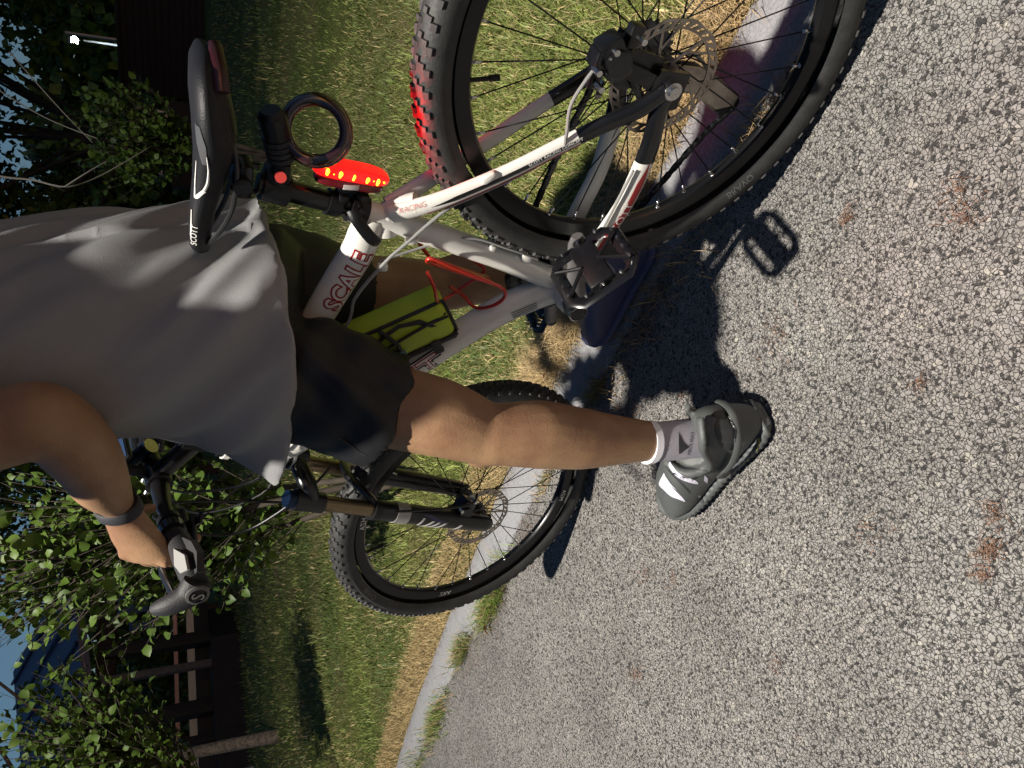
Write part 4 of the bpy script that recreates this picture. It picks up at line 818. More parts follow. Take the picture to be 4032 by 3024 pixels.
armL = [limb([A(.505, .14, 1.36), shL, shL*.5+elL*.5+A(.012, .0, 0), elL*.86+shL*.14, elL, A(.52, .232, 1.068), A(.60, .226, 1.053), Wl-pL*.03+A(0, 0, .0), Wl], [.06, .056, .051, .047, .046, .0445, .037, (.025, .030), (.023, .028)], up=(0, 1, 0), k=60)]
# --- right arm and hand (beyond the torso)
br = MBW@stp(barp(-.225)); latR = -lat
Wr = br+A(-.075, .0, .085); Kr = br+A(-.010, 0, .043); hr, pR = hand(Wr, Kr, latR, None, fch, -1)
thr = Wr+pR*.03-latR*.022-A(0, 0, .006)
hr.append(tube(smooth_path([Wr+pR*.012-latR*.008, thr, thr+pR*.022-latR*.016-A(0, 0, .018), br-latR*.046+A(-.012, 0, -.012), br-latR*.03+A(.012, 0, -.03)], 18), np.interp(np.linspace(0, 1, 18), [0, .3, .6, .9, 1], [.013, .0135, .011, .009, .006]), 12))
shR = A(.525, -.12, 1.335); elR = A(.66, -.27, 1.10)
armR = [limb([A(.515, .0, 1.36), shR, (shR+elR)/2, elR, elR*.6+Wr*.4, Wr-pR*.03, Wr], [.06, .056, .050, .045, .043, (.030, .024), (.028, .021)], k=50)]
# --- legs
legL = [limb([(.47, .085, .92), (.478, .10, .84), (.50, .135, .74), (.52, .168, .665), (.512, .213, .578), (.519, .241, .515), (.515, .25, .485), (.512, .258, .42), (.519, .267, .345), (.523, .273, .27), (.527, .277, .19), (.522, .279, .11), (.518, .28, .06)],
              [.065, .065, .06, .068, .0625, (.0505, .0525), (.0495, .0515), (.0545, .0585), (.050, .053), (.040, .043), (.0305, .034), (.031, .036), (.034, .04)], up=(0, 1, 0), k=70),
        ball((.562, .246, .508), (.022, .030, .034), 12),
        limb([(.50, .282, .04), (.60, .276, .042), (.70, .265, .035), (.735, .26, .03)], [(.028, .03), (.031, .027), (.032, .02), (.024, .012)], k=16)]
legR = [limb([(.47, -.09, .92), (.48, -.10, .84), (.51, -.115, .74), (.54, -.125, .655), (.55, -.14, .56), (.545, -.15, .485), (.525, -.16, .40), (.515, -.17, .30), (.505, -.185, .20), (.50, -.195, .12), (.495, -.20, .07)],
              [.065, .065, .06, .068, .064, .0515, .056, .052, .036, .032, .036], k=60), limb([(.48, -.20, .06), (.58, -.20, .06), (.70, -.20, .04)], [(.03, .032), (.038, .034), (.036, .02)], k=14)]
torso = [limb([(.49, -.02, .86), (.50, -.015, .93), (.508, 0.0, 1.03), (.522, .005, 1.18), (.53, .03, 1.30), (.535, .055, 1.37), (.545, .06, 1.43), (.56, .065, 1.48)],
              [(.135, .10), (.14, .10), (.135, .095), (.15, .105), (.16, .105), (.12, .085), (.06, .062), (.055, .058)], n=28, k=40)]
hc = A(.61, .07, 1.585)
head = [ball(hc, (.095, .076, .112), 18), ball(hc+A(.035, 0, -.06), (.06, .052, .06), 14), tube([hc+A(.088, 0, .015), hc+A(.105, 0, -.018), hc+A(.098, 0, -.028)], [.008, .012, .009], 10), ball(hc+A(-.005, .077, -.01), (.018, .008, .03), 10), ball(hc+A(-.005, -.077, -.01), (.018, .008, .03), 10), ball(hc+A(.083, 0, -.055), (.012, .024, .009), 8)]
def skin_d(co, no):
    # soft tendon/patella relief
    d = .0*np.sin(co[:, 2]*140+co[:, 0]*60)*np.exp(-((co[:, 2]-.5)/.05)**2)
    return co+no*d[:, None]
body = W_(fuse('body', armL+hl+armR+hr+legL+legR+torso+head, .0046, 4, M['skin'], None, skin_d))
W_(MB().add(ball(hc+A(-.022, 0, .028), (.098, .083, .103), 16)).obj('hair', M['hair'], None, 180))
for s in (1, -1): W_(MB().add(ball(hc+A(.082, .03*s, .005), (.012, .014, .009), 8)).obj('eye', mat('eye_white', (.7, .7, .7), .2), None, 180))
# nails
nl = MB()
# --- t-shirt
def ring_torso(zs):
    P = [(np.interp(z, [.80, .9, 1.0, 1.1, 1.2, 1.32, 1.38], [.500, .503, .508, .518, .530, .535, .54]), np.interp(z, [.80, .9, 1.0, 1.2, 1.32, 1.38], [-.008, -.004, .0, .004, .03, .05]), z) for z in zs]; return P
zs = [.815, .85, .9, .96, 1.02, 1.1, 1.18, 1.26, 1.32, 1.37, 1.41, 1.43]
ra = np.array([(.214, .176), (.208, .170), (.201, .163), (.195, .156), (.190, .150), (.186, .145), (.184, .142), (.190, .148), (.198, .148), (.17, .125), (.09, .08), (.07, .068)])
def shirt_d(co, no):
    x, y, z = co.T; th = np.arctan2(y+.02, x-.52)
    amp = .0072+.005*np.clip((1.25-z)/.4, 0, 1)
    q = z*1.0+th*.17
    w1 = np.sin((q*30+.9*np.sin(th*3+z*7))); w2 = np.sin(q*57+th*5+1.3*np.sin(z*21)); 
    d = amp*(np.sign(w1)*np.abs(w1)**1.5*.75+.35*w2)
    hem = np.clip((.93-z)/.13, 0, 1)
    side = np.exp(-((th-1.0)/.42)**2)                      # front-left corner, blown outwards
    hd_ = hem*(.003*np.sin(th*5+2)+.080*side+.006*side*np.sin(z*62+th*6)); d *= np.clip((z-.80)/.05, .15, 1)
    rad_ = np.stack([x-.50, y, 0*x], 1); rr_ = np.linalg.norm(rad_, axis=1); rad_ = rad_/(rr_[:, None]+1e-6); hd_ = hd_*np.clip(rr_/.12, 0, 1)**2
    co = co+no*d[:, None]+rad_*hd_[:, None]
    low = np.clip((.86-z)/.06, 0, 1)
    co[:, 2] += low*(.010*np.sin(th*2+.6)+.010*side)
    return co
sl = lambda a, b, t: a*(1-t)+b*t
shirt = fuse('t_shirt', [ball((.46, .12, 1.345), (.10, .15, .10), 14), ball((.46, -.06, 1.345), (.10, .12, .09), 14), tube(ring_torso(zs), np.array(ra), 48, up=(0, 1, 0)),  # left bulge added and left sleeve widened, out of view, to shade the flank
    limb([A(.505, .16, 1.34), shL+A(0, .01, .0), sl(shL, elL, .28), sl(shL, elL, .55)], [.108, .112, .11, .112], k=16), limb([A(.51, .0, 1.34), shR, sl(shR, elR, .3), sl(shR, elR, .52)], [.085, .078, .076, .082], k=16)], .0065, 5, M['shirt'], None, shirt_d)
W_(shirt)
W_(MB().add(tube([(.543, .058, 1.425), (.55, .06, 1.445)], [.066, .06], 28, caps=False)).obj('collar', M['shirt'], None))
# --- shorts
def shorts_d(co, no):
    x, y, z = co.T
    sL = np.clip((y-.02)/.06, 0, 1)
    a = np.arctan2(x-.53, y-.14)
    w = np.sin(z*48+a*3.1+1.6*np.sin(a*2+z*12)); w2 = np.sin(z*83-a*4)
    d = (.0062*np.sign(w)*np.abs(w)**1.3+.0026*w2)*(.5+.5*sL)
    d += .005*np.exp(-((z-.665)/.012)**2)*0
    return co+no*d[:, None]
shorts = fuse('shorts', [tube([(.49, -.01, .985), (.492, -.01, .93), (.495, -.01, .86), (.495, -.005, .80), (.49, 0, .765)], [(.15, .115), (.16, .122), (.168, .13), (.16, .125), (.12, .10)], 36, up=(0, 1, 0)),
    limb([(.485, .08, .87), (.505, .115, .79), (.525, .142, .72), (.545, .162, .655)], [.07, .09, .1, (.104, .101)], k=16, n=28), limb([(.485, -.085, .87), (.515, -.105, .79), (.54, -.115, .72), (.56, -.122, .66)], [.098, .100, .097, .098], k=16, n=28)], .0048, 5, M['shorts'], None, shorts_d)
W_(shorts)
W_(MB().add(tube(smooth_path([(.49, .0, .78), (.50, .155, .80), (.515, .215, .76), (.54, .255, .70)], 10), .002, 6)).obj('seam', M['matte'], None))
# --- wristband, socks
wb = Wl-pL*.012
W_(MB().add(tube([wb-pL*.010, wb-pL*.007, wb+pL*.007, wb+pL*.010], [(.0325, .0255), (.0345, .0275), (.0345, .0275), (.0325, .0255)], 24, up=latH)).obj('wristband', M['band'], None))
sockL = [limb([(.5285, .2775, .215), (.528, .278, .18), (.524, .279, .12), (.518, .28, .07), (.515, .28, .05)], [(.0345, .0385), (.034, .038), (.0345, .0395), (.038, .044), (.036, .045)], k=20, n=24), limb([(.50, .282, .045), (.60, .276, .045), (.68, .268, .038)], [(.032, .034), (.034, .030), (.034, .022)], k=14)]
sk = W_(fuse('sock', sockL, .0045, 3, M['sock'])); W_(MB().add(tube([(.5285, .2775, .206), (.5288, .2774, .219)], [(.0362, .0400), (.0362, .0400)], 30)).obj('sock_cuff', M['sockw'], None))
skR = W_(fuse('sock', [limb([(.507, -.185, .21), (.502, -.192, .15), (.497, -.198, .09), (.495, -.2, .06)], [(.036, .040), (.036, .041), (.038, .044), (.038, .045)], k=14)], .006, 2, M['sock']))
# --- clogs
def clog(h, t, zup, parent_z=0.):
    h = A(*h); t = A(*t); ax = unit(t-h); lt = A(-ax[1], ax[0], 0); Ln = np.linalg.norm(t-h)
    Q = lambda s, l, z: h+ax*s*Ln+lt*l+A(0, 0, z)
    sx = [0, .02, .06, .14, .28, .42, .55, .68, .80, .90, .965, 1.0]
    hwd = [.014, .029, .038, .042, .041, .041, .046, .052, .054, .048, .035, .016]
    def lofty(zf, grow, k=24, hh=None):
        V = []; F = []; n = len(sx)
        for s_, w_ in zip(sx, hwd):
            z0, z1 = zf(s_)
            for a in range(k):
                th = 2*PI*a/k; c, s2 = math.cos(th), math.sin(th)
                V.append(Q(s_, (w_+grow)*math.copysign(abs(c)**.75, c), (z0+z1)/2+(z1-z0)/2*math.copysign(abs(s2)**.8, s2)))
        F = [(i*k+a, i*k+(a+1) % k, (i+1)*k+(a+1) % k, (i+1)*k+a) for i in range(n-1) for a in range(k)]+[tuple(range(k))[::-1], tuple((n-1)*k+a for a in range(k))]
        return np.array(V), F
    f = lambda xs, ys: (lambda s: np.interp(s, xs, ys))
    toe = f([0, .45, .6, .8, .95, 1], [.0, .0, .004, .008, .016, .024])
    top = f([0, .05, .13, .22, .30, .37, .44, .52, .62, .75, .87, .95, 1], [.12, .148, .14, .115, .092, .098, .126, .122, .104, .084, .066, .05, .036])
    upper = [lofty(lambda s: (.006+toe(s), top(s)), .0)]
    sole = [lofty(lambda s: (.0+toe(s), .026+toe(s)), .006)]
    return Q, upper, sole, Ln, ax, lt
Q, up_p, so_p, Ln, fax, flt = clog((.452, .2885, 0), (.792, .250, 0), 0)
clg = empty('clog', (.6, .27, 0), label="grey foam clog with white stripes on the rider's left foot, planted on the asphalt", cat='shoe', group="the rider's clogs")
def CW(o): o.parent = clg; o.matrix_parent_inverse = Matrix.Translation((-.6, -.27, 0)); return o
collar = [tube(smooth_path([Q(.0, .0, .152), Q(.05, .032, .152), Q(.13, .041, .138), Q(.24, .044, .102), Q(.32, .042, .09), Q(.40, .036, .112), Q(.44, .0, .132), Q(.40, -.034, .108), Q(.32, -.036, .078), Q(.24, -.036, .085), Q(.13, -.036, .125), Q(.05, -.032, .152)], 60), (.0065, .010), 10, up=(0, 0, 1), closed=False)]
uo = CW(fuse('upper', up_p+collar, .0042, 5, M['clog']))
sol = fuse('sole', so_p, .004, 2, M['clog'], None, lambda co, no: co+no*(.0011*np.sign(np.sin((co@fax)*420+co[:, 2]*330))*((co[:, 2] < .026)&(co[:, 2] > .004)))[:, None]); CW(sol)
lug = MB()
for i in range(26):
    for s in (1, -1):
        s_ = .03+.94*i/25; hw_ = np.interp(s_, [0, .06, .28, .68, .9, 1], [.02, .04, .045, .056, .05, .02]); lug.add(rbox(Q(s_, s*(hw_-.005), .0035+np.interp(s_, [0, .6, .95, 1], [0, .004, .016, .024])), (.006, .005, .007), .0015, rotm((0, 0, 1), math.atan2(fax[1], fax[0])), 1))
CW(tag(lug.obj('tread', M['clogd'], None), kind='stuff'))
hs = CW(MB().add(tube(smooth_path([Q(.36, .049, .045), Q(.22, .053, .058), Q(.06, .043, .078), Q(-.025, .0, .088), Q(.06, -.043, .078), Q(.22, -.053, .058), Q(.36, -.049, .045)], 40), (.0035, .0075), 10, up=(0, 1, 0))).obj('heel_strap', M['clog'], None))
CW(MB().add(rbox(Q(.36, .0505, .044), (.026, .007, .022), .003, rotm((0, 0, 1), math.atan2(fax[1], fax[0])))).obj('strap_pivot', M['clogd'], None))
# flat print, and the shade of holes painted dark on the surfaces
def bvh(objs):
    V = []; F = []
    for o in objs:
        n0 = len(V); V += [o.matrix_world@v.co if o.parent is None else v.co.copy() for v in o.data.vertices]; F += [tuple(i+n0 for i in p.vertices) for p in o.data.polygons]
    return BVHTree.FromPolygons(V, F)
EYE = A(-0.32994, 0.90605, 0.94816)
def project(VF2, tree, off, name, m, parentfn, x0, y0, sc_):
    """lay a flat drawing (x right, y down) on a surface as a thin print"""
    V, F = VF2; out = []
    for q in V:
        px = x0+q[0]/sc_; py = y0+q[1]/sc_; r = unit(fw+(px-2016)/2871.9*dn-(py-1512)/2871.9*rt)
        hit = tree.ray_cast(Vector(EYE), Vector(r))
        if hit[0] is None: 
            nr = tree.find_nearest(Vector(EYE+r*1.35)); p = A(*nr[0]); nn = A(*nr[1])
        else: p = A(*hit[0]); nn = A(*hit[1])
        if nn@r > 0: nn = -nn
        out.append(p+nn*off)
    return parentfn(MB().add((np.array(out), F)).obj(name, m, None, 180))
def poly(pts, smooth=True, cuts=3):
    bm = bmesh.new(); P = pts
    if smooth:
        Q_ = np.array([list(p)+[0] for p in pts+[pts[0]]]); P = smooth_path(Q_, len(pts)*4)[:-1, :2].tolist()
    vs = [bm.verts.new((p[0], p[1], 0)) for p in P]; bm.faces.new(vs); bmesh.ops.triangulate(bm, faces=bm.faces[:])
    for _ in range(cuts): 
        ee = [e for e in bm.edges if e.calc_length() > 40]
        if not ee: break
        bmesh.ops.subdivide_edges(bm, edges=ee, cuts=1); bmesh.ops.triangulate(bm, faces=bm.faces[:])
    bm.verts.index_update(); V = np.array([v.co[:] for v in bm.verts]); F = [tuple(v.index for v in f.verts) for f in bm.faces]; bm.free(); return V, F
tr = bvh([uo, sol, hs]); CR = (2560, 1600, 3.686)
for pts in ([(285, 800), (330, 870), (400, 950), (500, 1015), (610, 1050), (680, 1090), (690, 1125), (600, 1110), (480, 1070), (390, 1020), (310, 930), (270, 850)],
            [(205, 960), (240, 1040), (300, 1150), (400, 1250), (470, 1320), (505, 1380), (400, 1340), (300, 1300), (200, 1210), (140, 1150), (140, 1090)],
            [(785, 985), (838, 1050), (825, 1115), (778, 1075)], [(690, 1290), (765, 1295), (735, 1330), (700, 1325)], [(232, 1020), (300, 1120), (390, 1220), (300, 1150), (250, 1070)]):
    project(poly(pts, len(pts) > 5), tr, .0009, 'stripe', M['clogw'], CW, *CR)
for pts in ([(680, 1330), (760, 1340), (785, 1390), (740, 1410), (690, 1370)], [(340, 830), (500, 880), (700, 905), (830, 930), (800, 945), (650, 925), (480, 910), (380, 870)], [(225, 860), (330, 960), (450, 1090), (570, 1230), (560, 1250), (430, 1110), (310, 990), (220, 880)]):
    project(poly(pts), tr, .0007, 'groove_print', M['clogd'], CW, *CR)
project(poly([(880, 130), (960, 70), (1070, 80), (1170, 170), (1240, 330), (1240, 480), (1195, 590), (1190, 440), (1150, 290), (1060, 190), (960, 170)]), tr, .0012, 'opening_shade', M['black'], CW, *CR)
project(poly([(960, 200), (1080, 190), (1160, 280), (1200, 420), (1185, 560), (1120, 640), (1030, 580), (970, 450), (940, 320)]), tr, .0016, 'vent_shade', M['clogd'], CW, *CR)
project(poly([(1565, 460), (1600, 455), (1590, 540), (1555, 630), (1530, 640), (1560, 560)]), tr, .0009, 'size_mark', mat('mark_olive', (.2, .19, .03), .6), CW, *CR)
trs = bvh([sk])
SWW = lambda o: W_(o)
SK = mat('sock_print', (.03, .028, .035), .8)
v, f = text_vf('MIZUNO', 62, shear=.25); a_ = R_(-80); R2 = np.array([[math.cos(a_), -math.sin(a_)], [math.sin(a_), math.cos(a_)]])
v2 = np.c_[(np.c_[v[:, 0]*1.35, -v[:, 1]])@R2.T+A(585, 540), np.zeros(len(v))]; project((v2, f), trs, .0007, 'lettering', SK, SWW, *CR)
project(poly([(412, 360), (440, 430), (480, 510), (540, 575), (545, 600), (500, 620), (460, 640), (425, 690), (415, 670), (440, 620), (480, 590), (490, 560), (455, 490)]), trs, .0007, 'logo', SK, SWW, *CR)
# right clog
Q2, u2, s2, _, _, _ = clog((.432, -.195, 0), (.755, -.215, 0), 0)
c2 = empty('clog', (.6, -.2, .006), label="clog with blue shade put into its colour on the rider's right foot, shaded on the kerb behind the crank", cat='shoe', group="the rider's clogs")
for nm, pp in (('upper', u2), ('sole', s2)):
    o = fuse(nm, pp, .005, 4, mat('clog_blue_shade_'+nm, (.085, .09, .17), .5)); o.parent = c2; o.matrix_parent_inverse = Matrix.Translation((-.6, .2, 0))  # same pair as the grey clog; blue shade is put into the colour

# ================================================================== STREET LAMPS
def lamp_post(name, pos, h, arm, label, power, head_dir, parent_scale=1, color=(1, .94, .85), cone=150, size=.09, emis=None, aim=None):
    r = empty(name, pos, label=label, cat='street lamp', group='street lamps'); x, y, z = pos
    hd = unit(A(head_dir[0], head_dir[1], 0)); tip = hd*arm+A(0, 0, h)
    MB().add(tube([(0, 0, -.02), (0, 0, .25), (0, 0, .3), (0, 0, h-.5)], [.09, .085, .06, .04], 18)).obj('pole', M['lampmetal'], r)
    MB().add(tube(smooth_path([(0, 0, h-.5), A(0, 0, h-.1)+hd*.15, tip], 16), .03, 12)).obj('arm', M['lampmetal'], r)
    R3 = np.stack([hd, A(-hd[1], hd[0], 0), A(0, 0, 1)], 1)
    MB().add(rbox(tip+hd*.2+A(0, 0, .03), (.55, .24, .09), .03, R3)).obj('lamp_head', M['lampmetal'], r)
    MB().add(rbox(tip+hd*.22+A(0, 0, -.022), (.34, .16, .02), .005, R3)).obj('lamp_glass', emis or M['lampglass'], r)
    ld = bpy.data.lights.new(name+'_light', 'SPOT'); ld.energy = power; ld.color = color; ld.spot_size = R_(cone); ld.spot_blend = .9; ld.shadow_soft_size = size
    lo = bpy.data.objects.new(name+'_light', ld); col.objects.link(lo); lo.parent = r; lo.location = tip+hd*.22+A(0, 0, -.06)
    if aim is not None: lo.rotation_euler = Vector(A(*aim)-(A(*pos)+tip+hd*.22)).to_track_quat('-Z', 'Y').to_euler()
    return r
LP = A(.3, 1.38, 6.2)
glassN = mat('lit_lamp_glass_near', (1, 1, 1), .3, emis=(1, .86, .68), es=30)
lamp_post('street_lamp', (LP[0]-1.2, LP[1]+2.0, 0), 6.26, math.hypot(1.2, 2.0)-.22, 'tall street lamp on the near side of the path, out of view overhead', 3500, (1.2, -2.0), cone=106, aim=(2.3, .2, 0), emis=glassN)

# ================================================================== SHRUBS AND TREES
def leafmesh(name, m, l, w):
    return MB().add(leaf_vf(l, w, .22, .35, 5)).mesh(name, m, 180)
LFM = [leafmesh('leaf', M['leaf'], .062, .050), leafmesh('leaf', M['leaf'], .05, .042), leafmesh('leaf', M['leaf'], .070, .056)]
def shrub(name, label, base, centre, rad, ntw, per, stems=3, scale=1., parts=300, zmin=.3, group=None, seed=1, density_pow=.5, mleaf=None):
    r_ = np.random.default_rng(seed); root = empty(name, base, label=label, cat='shrub', group=group); b = A(*base); c = A(*centre); R = A(*rad)
    mb = MB(); tips = []
    ste = []
    for i in range(stems):
        e = c+R*A(*r_.normal(0, .28, 3)); m_ = (b*.5+e*.5)+r_.normal(0, .05, 3); P = smooth_path([A(0, 0, -.03), m_-b, e-b], 14); mb.add(tube(P, np.linspace(.022, .008, 14)*scale, 8)); ste.append(P)
    lv = []
    for i in range(ntw):
        d = unit(r_.normal(0, 1, 3)); q = c-b+R*d*(r_.random()**density_pow); 
        if q[2]+b[2] < zmin: q[2] = zmin-b[2]+r_.random()*.2
        S_ = np.concatenate([q_[5:] for q_ in ste]); P0 = S_[np.argmin(np.linalg.norm(S_-(q*.75+A(0, 0, -.08)), axis=1)+r_.uniform(0, .1, len(S_)))]; mid = (P0+q)/2+r_.normal(0, .05, 3)*scale; P = smooth_path([P0, mid, q], 9); mb.add(tube(P, np.linspace(.0045, .0012, 9)*scale, 5))
        for k in range(per):
            t = .22+.78*(k+r_.random()*.6)/per; pt = P[min(8, int(t*8))]+(P[8]-P[7])*(t*8 % 1)*.9; lv.append((pt+r_.normal(0, .004, 3), r_.normal(0, 1, 3)*.7+unit(P[8]-P[5])*.7+A(0, 0, -.25)))
    mb.obj('branches', M['darkbark'], root, 180)
    # the leaves nearest the path stand out one by one
    dist_ = [np.linalg.norm(p+b-EYE) for p, d in lv]; order = np.argsort(dist_); rest = MB(); base_leaf = leaf_vf(.058, .047, .22, .35, 3)
    for n_, i in enumerate(order):
        p, d = lv[i]; d = unit(d); yaw = math.atan2(d[1], d[0]); pitch = -math.asin(np.clip(d[2], -1, 1)); roll = r_.normal(0, .8); s_ = scale*r_.uniform(.6, 1.25)
        if n_ < parts:
            o = link('leaf', LFM[n_ % 3], root); o.location = p; o.rotation_euler = (roll, pitch, yaw); o.scale = (s_,)*3
        else:
            Mx = np.array((Matrix.Rotation(yaw, 3, 'Z')@Matrix.Rotation(pitch, 3, 'Y')@Matrix.Rotation(roll, 3, 'X'))); rest.add(((base_leaf[0]*s_)@Mx.T+p, base_leaf[1]))
    if rest.V: tag(rest.obj('foliage', mleaf or M['leaf'], root, 180), kind='stuff')
    return root
def wood(name, x0, y0, x1, y1, zt, n, ls, label, seed, gap=None):
    r_ = np.random.default_rng(seed); t = r_.random(n); a = A(x0, y0, 0); b = A(x1, y1, 0); top = zt*(.75+.35*np.sin(t*23+seed)*np.sin(t*61)+.1*r_.random(n))
    if gap: top = np.where(abs(t-gap[0]) < gap[1], gap[2], top)
    z = top*r_.random(n)**.8; p = a*(1-t[:, None])+b*t[:, None]+r_.normal(0, 1.2, (n, 3))*A(1, 1, 0); p[:, 2] = z
    q = r_.normal(0, 1, (n, 3)); q /= np.linalg.norm(q, axis=1)[:, None]; u_ = np.cross(q, r_.normal(0, 1, (n, 3))); u_ /= np.linalg.norm(u_, axis=1)[:, None]
    V = np.stack([p-q*ls*.5, p+u_*ls*.4, p+q*ls*.5, p-u_*ls*.4], 1); return tag(MB().add((V.reshape(-1, 3), [(4*i, 4*i+1, 4*i+2, 4*i+3) for i in range(n)])).obj(name, M['leafd'], None, 180), label, 'wood', kind='stuff')
wood('distant_wood', -12, -44, 30, -40, 8, 16000, .8, 'dark far wood closing the view behind the hut', 2)
wood('distant_wood', 26, -40, 52, -18, 7.5, 14000, .8, 'dark far wood behind the rider and the pavilion', 4, gap=(.84, .05, 2.6))
wood('distant_wood', 50, -22, 62, 12, 6.5, 10000, .8, 'dark far wood behind the leaning trunk', 5)
shrub('leafy_shrub', 'round leaved shrub right behind the handlebar, its lime green leaves lit by the lamp', (2.25, -.92, 0), (2.80, -1.02, 1.30), (.56, .48, .72), 400, 11, 5, .80, seed=3, group='round leaved shrubs by the lawn', zmin=.62)
shrub('leafy_shrub', 'round leaved shrub under the blue roof beside the leaning trunk', (5.0, -.1, 0), (4.95, -1.0, 1.62), (.62, .6, .5), 300, 11, 2, .9, seed=9, group='round leaved shrubs by the lawn', zmin=1.05)
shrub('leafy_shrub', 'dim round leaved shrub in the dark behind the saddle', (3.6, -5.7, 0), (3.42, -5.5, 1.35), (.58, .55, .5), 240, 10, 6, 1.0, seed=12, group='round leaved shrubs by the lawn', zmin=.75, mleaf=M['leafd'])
def tree(label, base, h, crowns, n, ls, trunk=.18, seed=1, lean=(0, 0), m='leafd', group='trees in the dusk beyond the lawn', name='broadleaf_tree', bark='darkbark'):
    r_ = np.random.default_rng(seed); root = empty(name, base, label=label, cat='tree', group=group); b = A(*base)
    top = A(lean[0], lean[1], h); P = smooth_path([A(0, 0, -.1), top*.33+A(.08, -.05, 0), top*.66, top], 16); MB().add(tube(P, np.linspace(trunk, trunk*.45, 16), 12)).obj('trunk', M[bark], root, 180)
    lb = MB()
    for c, R in crowns:
        for k in range(7): q = A(*c)+A(*R)*unit(r_.normal(0, 1, 3))*.8-b; s = P[r_.integers(8, 15)]; lb.add(tube(smooth_path([s, (s+q)/2+r_.normal(0, .15, 3), q], 9), np.linspace(trunk*.3, .012, 9), 6))
    lb.obj('limb', M[bark], root, 180)
    V = []; 
    for c, R in crowns:
        k = int(n*np.prod(R)**.66/sum(np.prod(r2)**.66 for _, r2 in crowns)); nc = max(12, k//60); d = r_.normal(0, 1, (nc, 3)); d /= np.linalg.norm(d, axis=1)[:, None]; cc = A(*c)+A(*R)*d*(r_.random((nc, 1))**.45)
        id_ = r_.integers(0, nc, k); p = cc[id_]+r_.normal(0, 1, (k, 3))*np.mean(R)*.13
        a = r_.normal(0, 1, (k, 3)); a /= np.linalg.norm(a, axis=1)[:, None]; u_ = np.cross(a, r_.normal(0, 1, (k, 3))); u_ /= np.linalg.norm(u_, axis=1)[:, None]; s = ls*r_.uniform(.6, 1.3, (k, 1))
        V.append(np.stack([p-a*s*.5, p+u_*s*.3, p+a*s*.5, p-u_*s*.3], 1))
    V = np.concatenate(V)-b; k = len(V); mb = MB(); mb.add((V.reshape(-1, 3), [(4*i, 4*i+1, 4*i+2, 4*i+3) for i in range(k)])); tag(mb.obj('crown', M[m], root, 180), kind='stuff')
    return root
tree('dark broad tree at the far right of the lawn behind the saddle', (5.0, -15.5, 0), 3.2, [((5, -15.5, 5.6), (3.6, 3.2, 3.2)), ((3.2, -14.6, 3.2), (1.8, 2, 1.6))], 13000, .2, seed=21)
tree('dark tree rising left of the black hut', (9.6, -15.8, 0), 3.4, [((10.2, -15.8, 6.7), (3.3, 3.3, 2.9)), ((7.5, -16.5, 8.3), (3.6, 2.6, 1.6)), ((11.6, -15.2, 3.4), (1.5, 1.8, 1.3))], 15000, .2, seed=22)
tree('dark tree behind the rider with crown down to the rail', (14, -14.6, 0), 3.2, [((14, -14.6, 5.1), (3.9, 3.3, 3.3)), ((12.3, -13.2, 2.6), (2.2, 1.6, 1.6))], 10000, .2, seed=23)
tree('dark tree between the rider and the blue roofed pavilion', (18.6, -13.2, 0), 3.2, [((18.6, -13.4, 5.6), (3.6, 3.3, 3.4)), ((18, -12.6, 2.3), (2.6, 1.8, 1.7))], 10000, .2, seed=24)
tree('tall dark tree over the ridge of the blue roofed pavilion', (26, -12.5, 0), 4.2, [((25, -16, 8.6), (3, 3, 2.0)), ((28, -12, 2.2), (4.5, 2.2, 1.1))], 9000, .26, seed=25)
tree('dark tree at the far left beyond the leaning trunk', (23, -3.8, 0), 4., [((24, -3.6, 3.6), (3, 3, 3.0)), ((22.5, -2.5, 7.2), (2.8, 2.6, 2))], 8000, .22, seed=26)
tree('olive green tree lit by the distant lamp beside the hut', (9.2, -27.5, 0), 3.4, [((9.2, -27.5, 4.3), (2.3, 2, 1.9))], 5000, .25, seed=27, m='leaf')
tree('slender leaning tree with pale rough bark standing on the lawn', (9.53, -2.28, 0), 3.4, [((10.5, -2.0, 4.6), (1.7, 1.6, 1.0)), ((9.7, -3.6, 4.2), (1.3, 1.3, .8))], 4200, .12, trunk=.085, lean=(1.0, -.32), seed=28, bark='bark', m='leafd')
# bare hanging twigs in front of the dark trees
tw = empty('bare_branch', (3.1, -4.6, 2.6), label='thin bare grey branch curving down behind the saddle', cat='branch')
for nm, pts in (('branch', [(3.14, -4.45, 2.35), (3.08, -4.25, 2.04), (3.03, -4.16, 1.84), (3.0, -4.06, 1.64), (3.04, -4.24, 1.48), (2.99, -4.46, 1.25), (2.96, -4.6, 1.12)]), ('twig', [(3.03, -4.16, 1.84), (3.16, -4.3, 1.74), (3.3, -4.45, 1.70)]), ('twig', [(3.0, -4.06, 1.64), (2.9, -4.1, 1.5), (2.86, -4.2, 1.38)]), ('twig', [(2.7, -4.9, 2.2), (2.85, -4.7, 1.8), (2.9, -4.55, 1.45)]), ('twig', [(2.6, -5.1, 2.0), (2.8, -4.8, 1.72), (3.0, -4.66, 1.5)])):
    o = MB().add(tube(smooth_path([A(*p)-A(3.1, -4.6, 2.6) for p in pts], 22), np.linspace(.0085 if nm == 'branch' else .005, .003, 22), 8)).obj(nm, mat('twig_bark', (.2, .19, .17), .9, bump=.5, bscale=90), tw, 180)

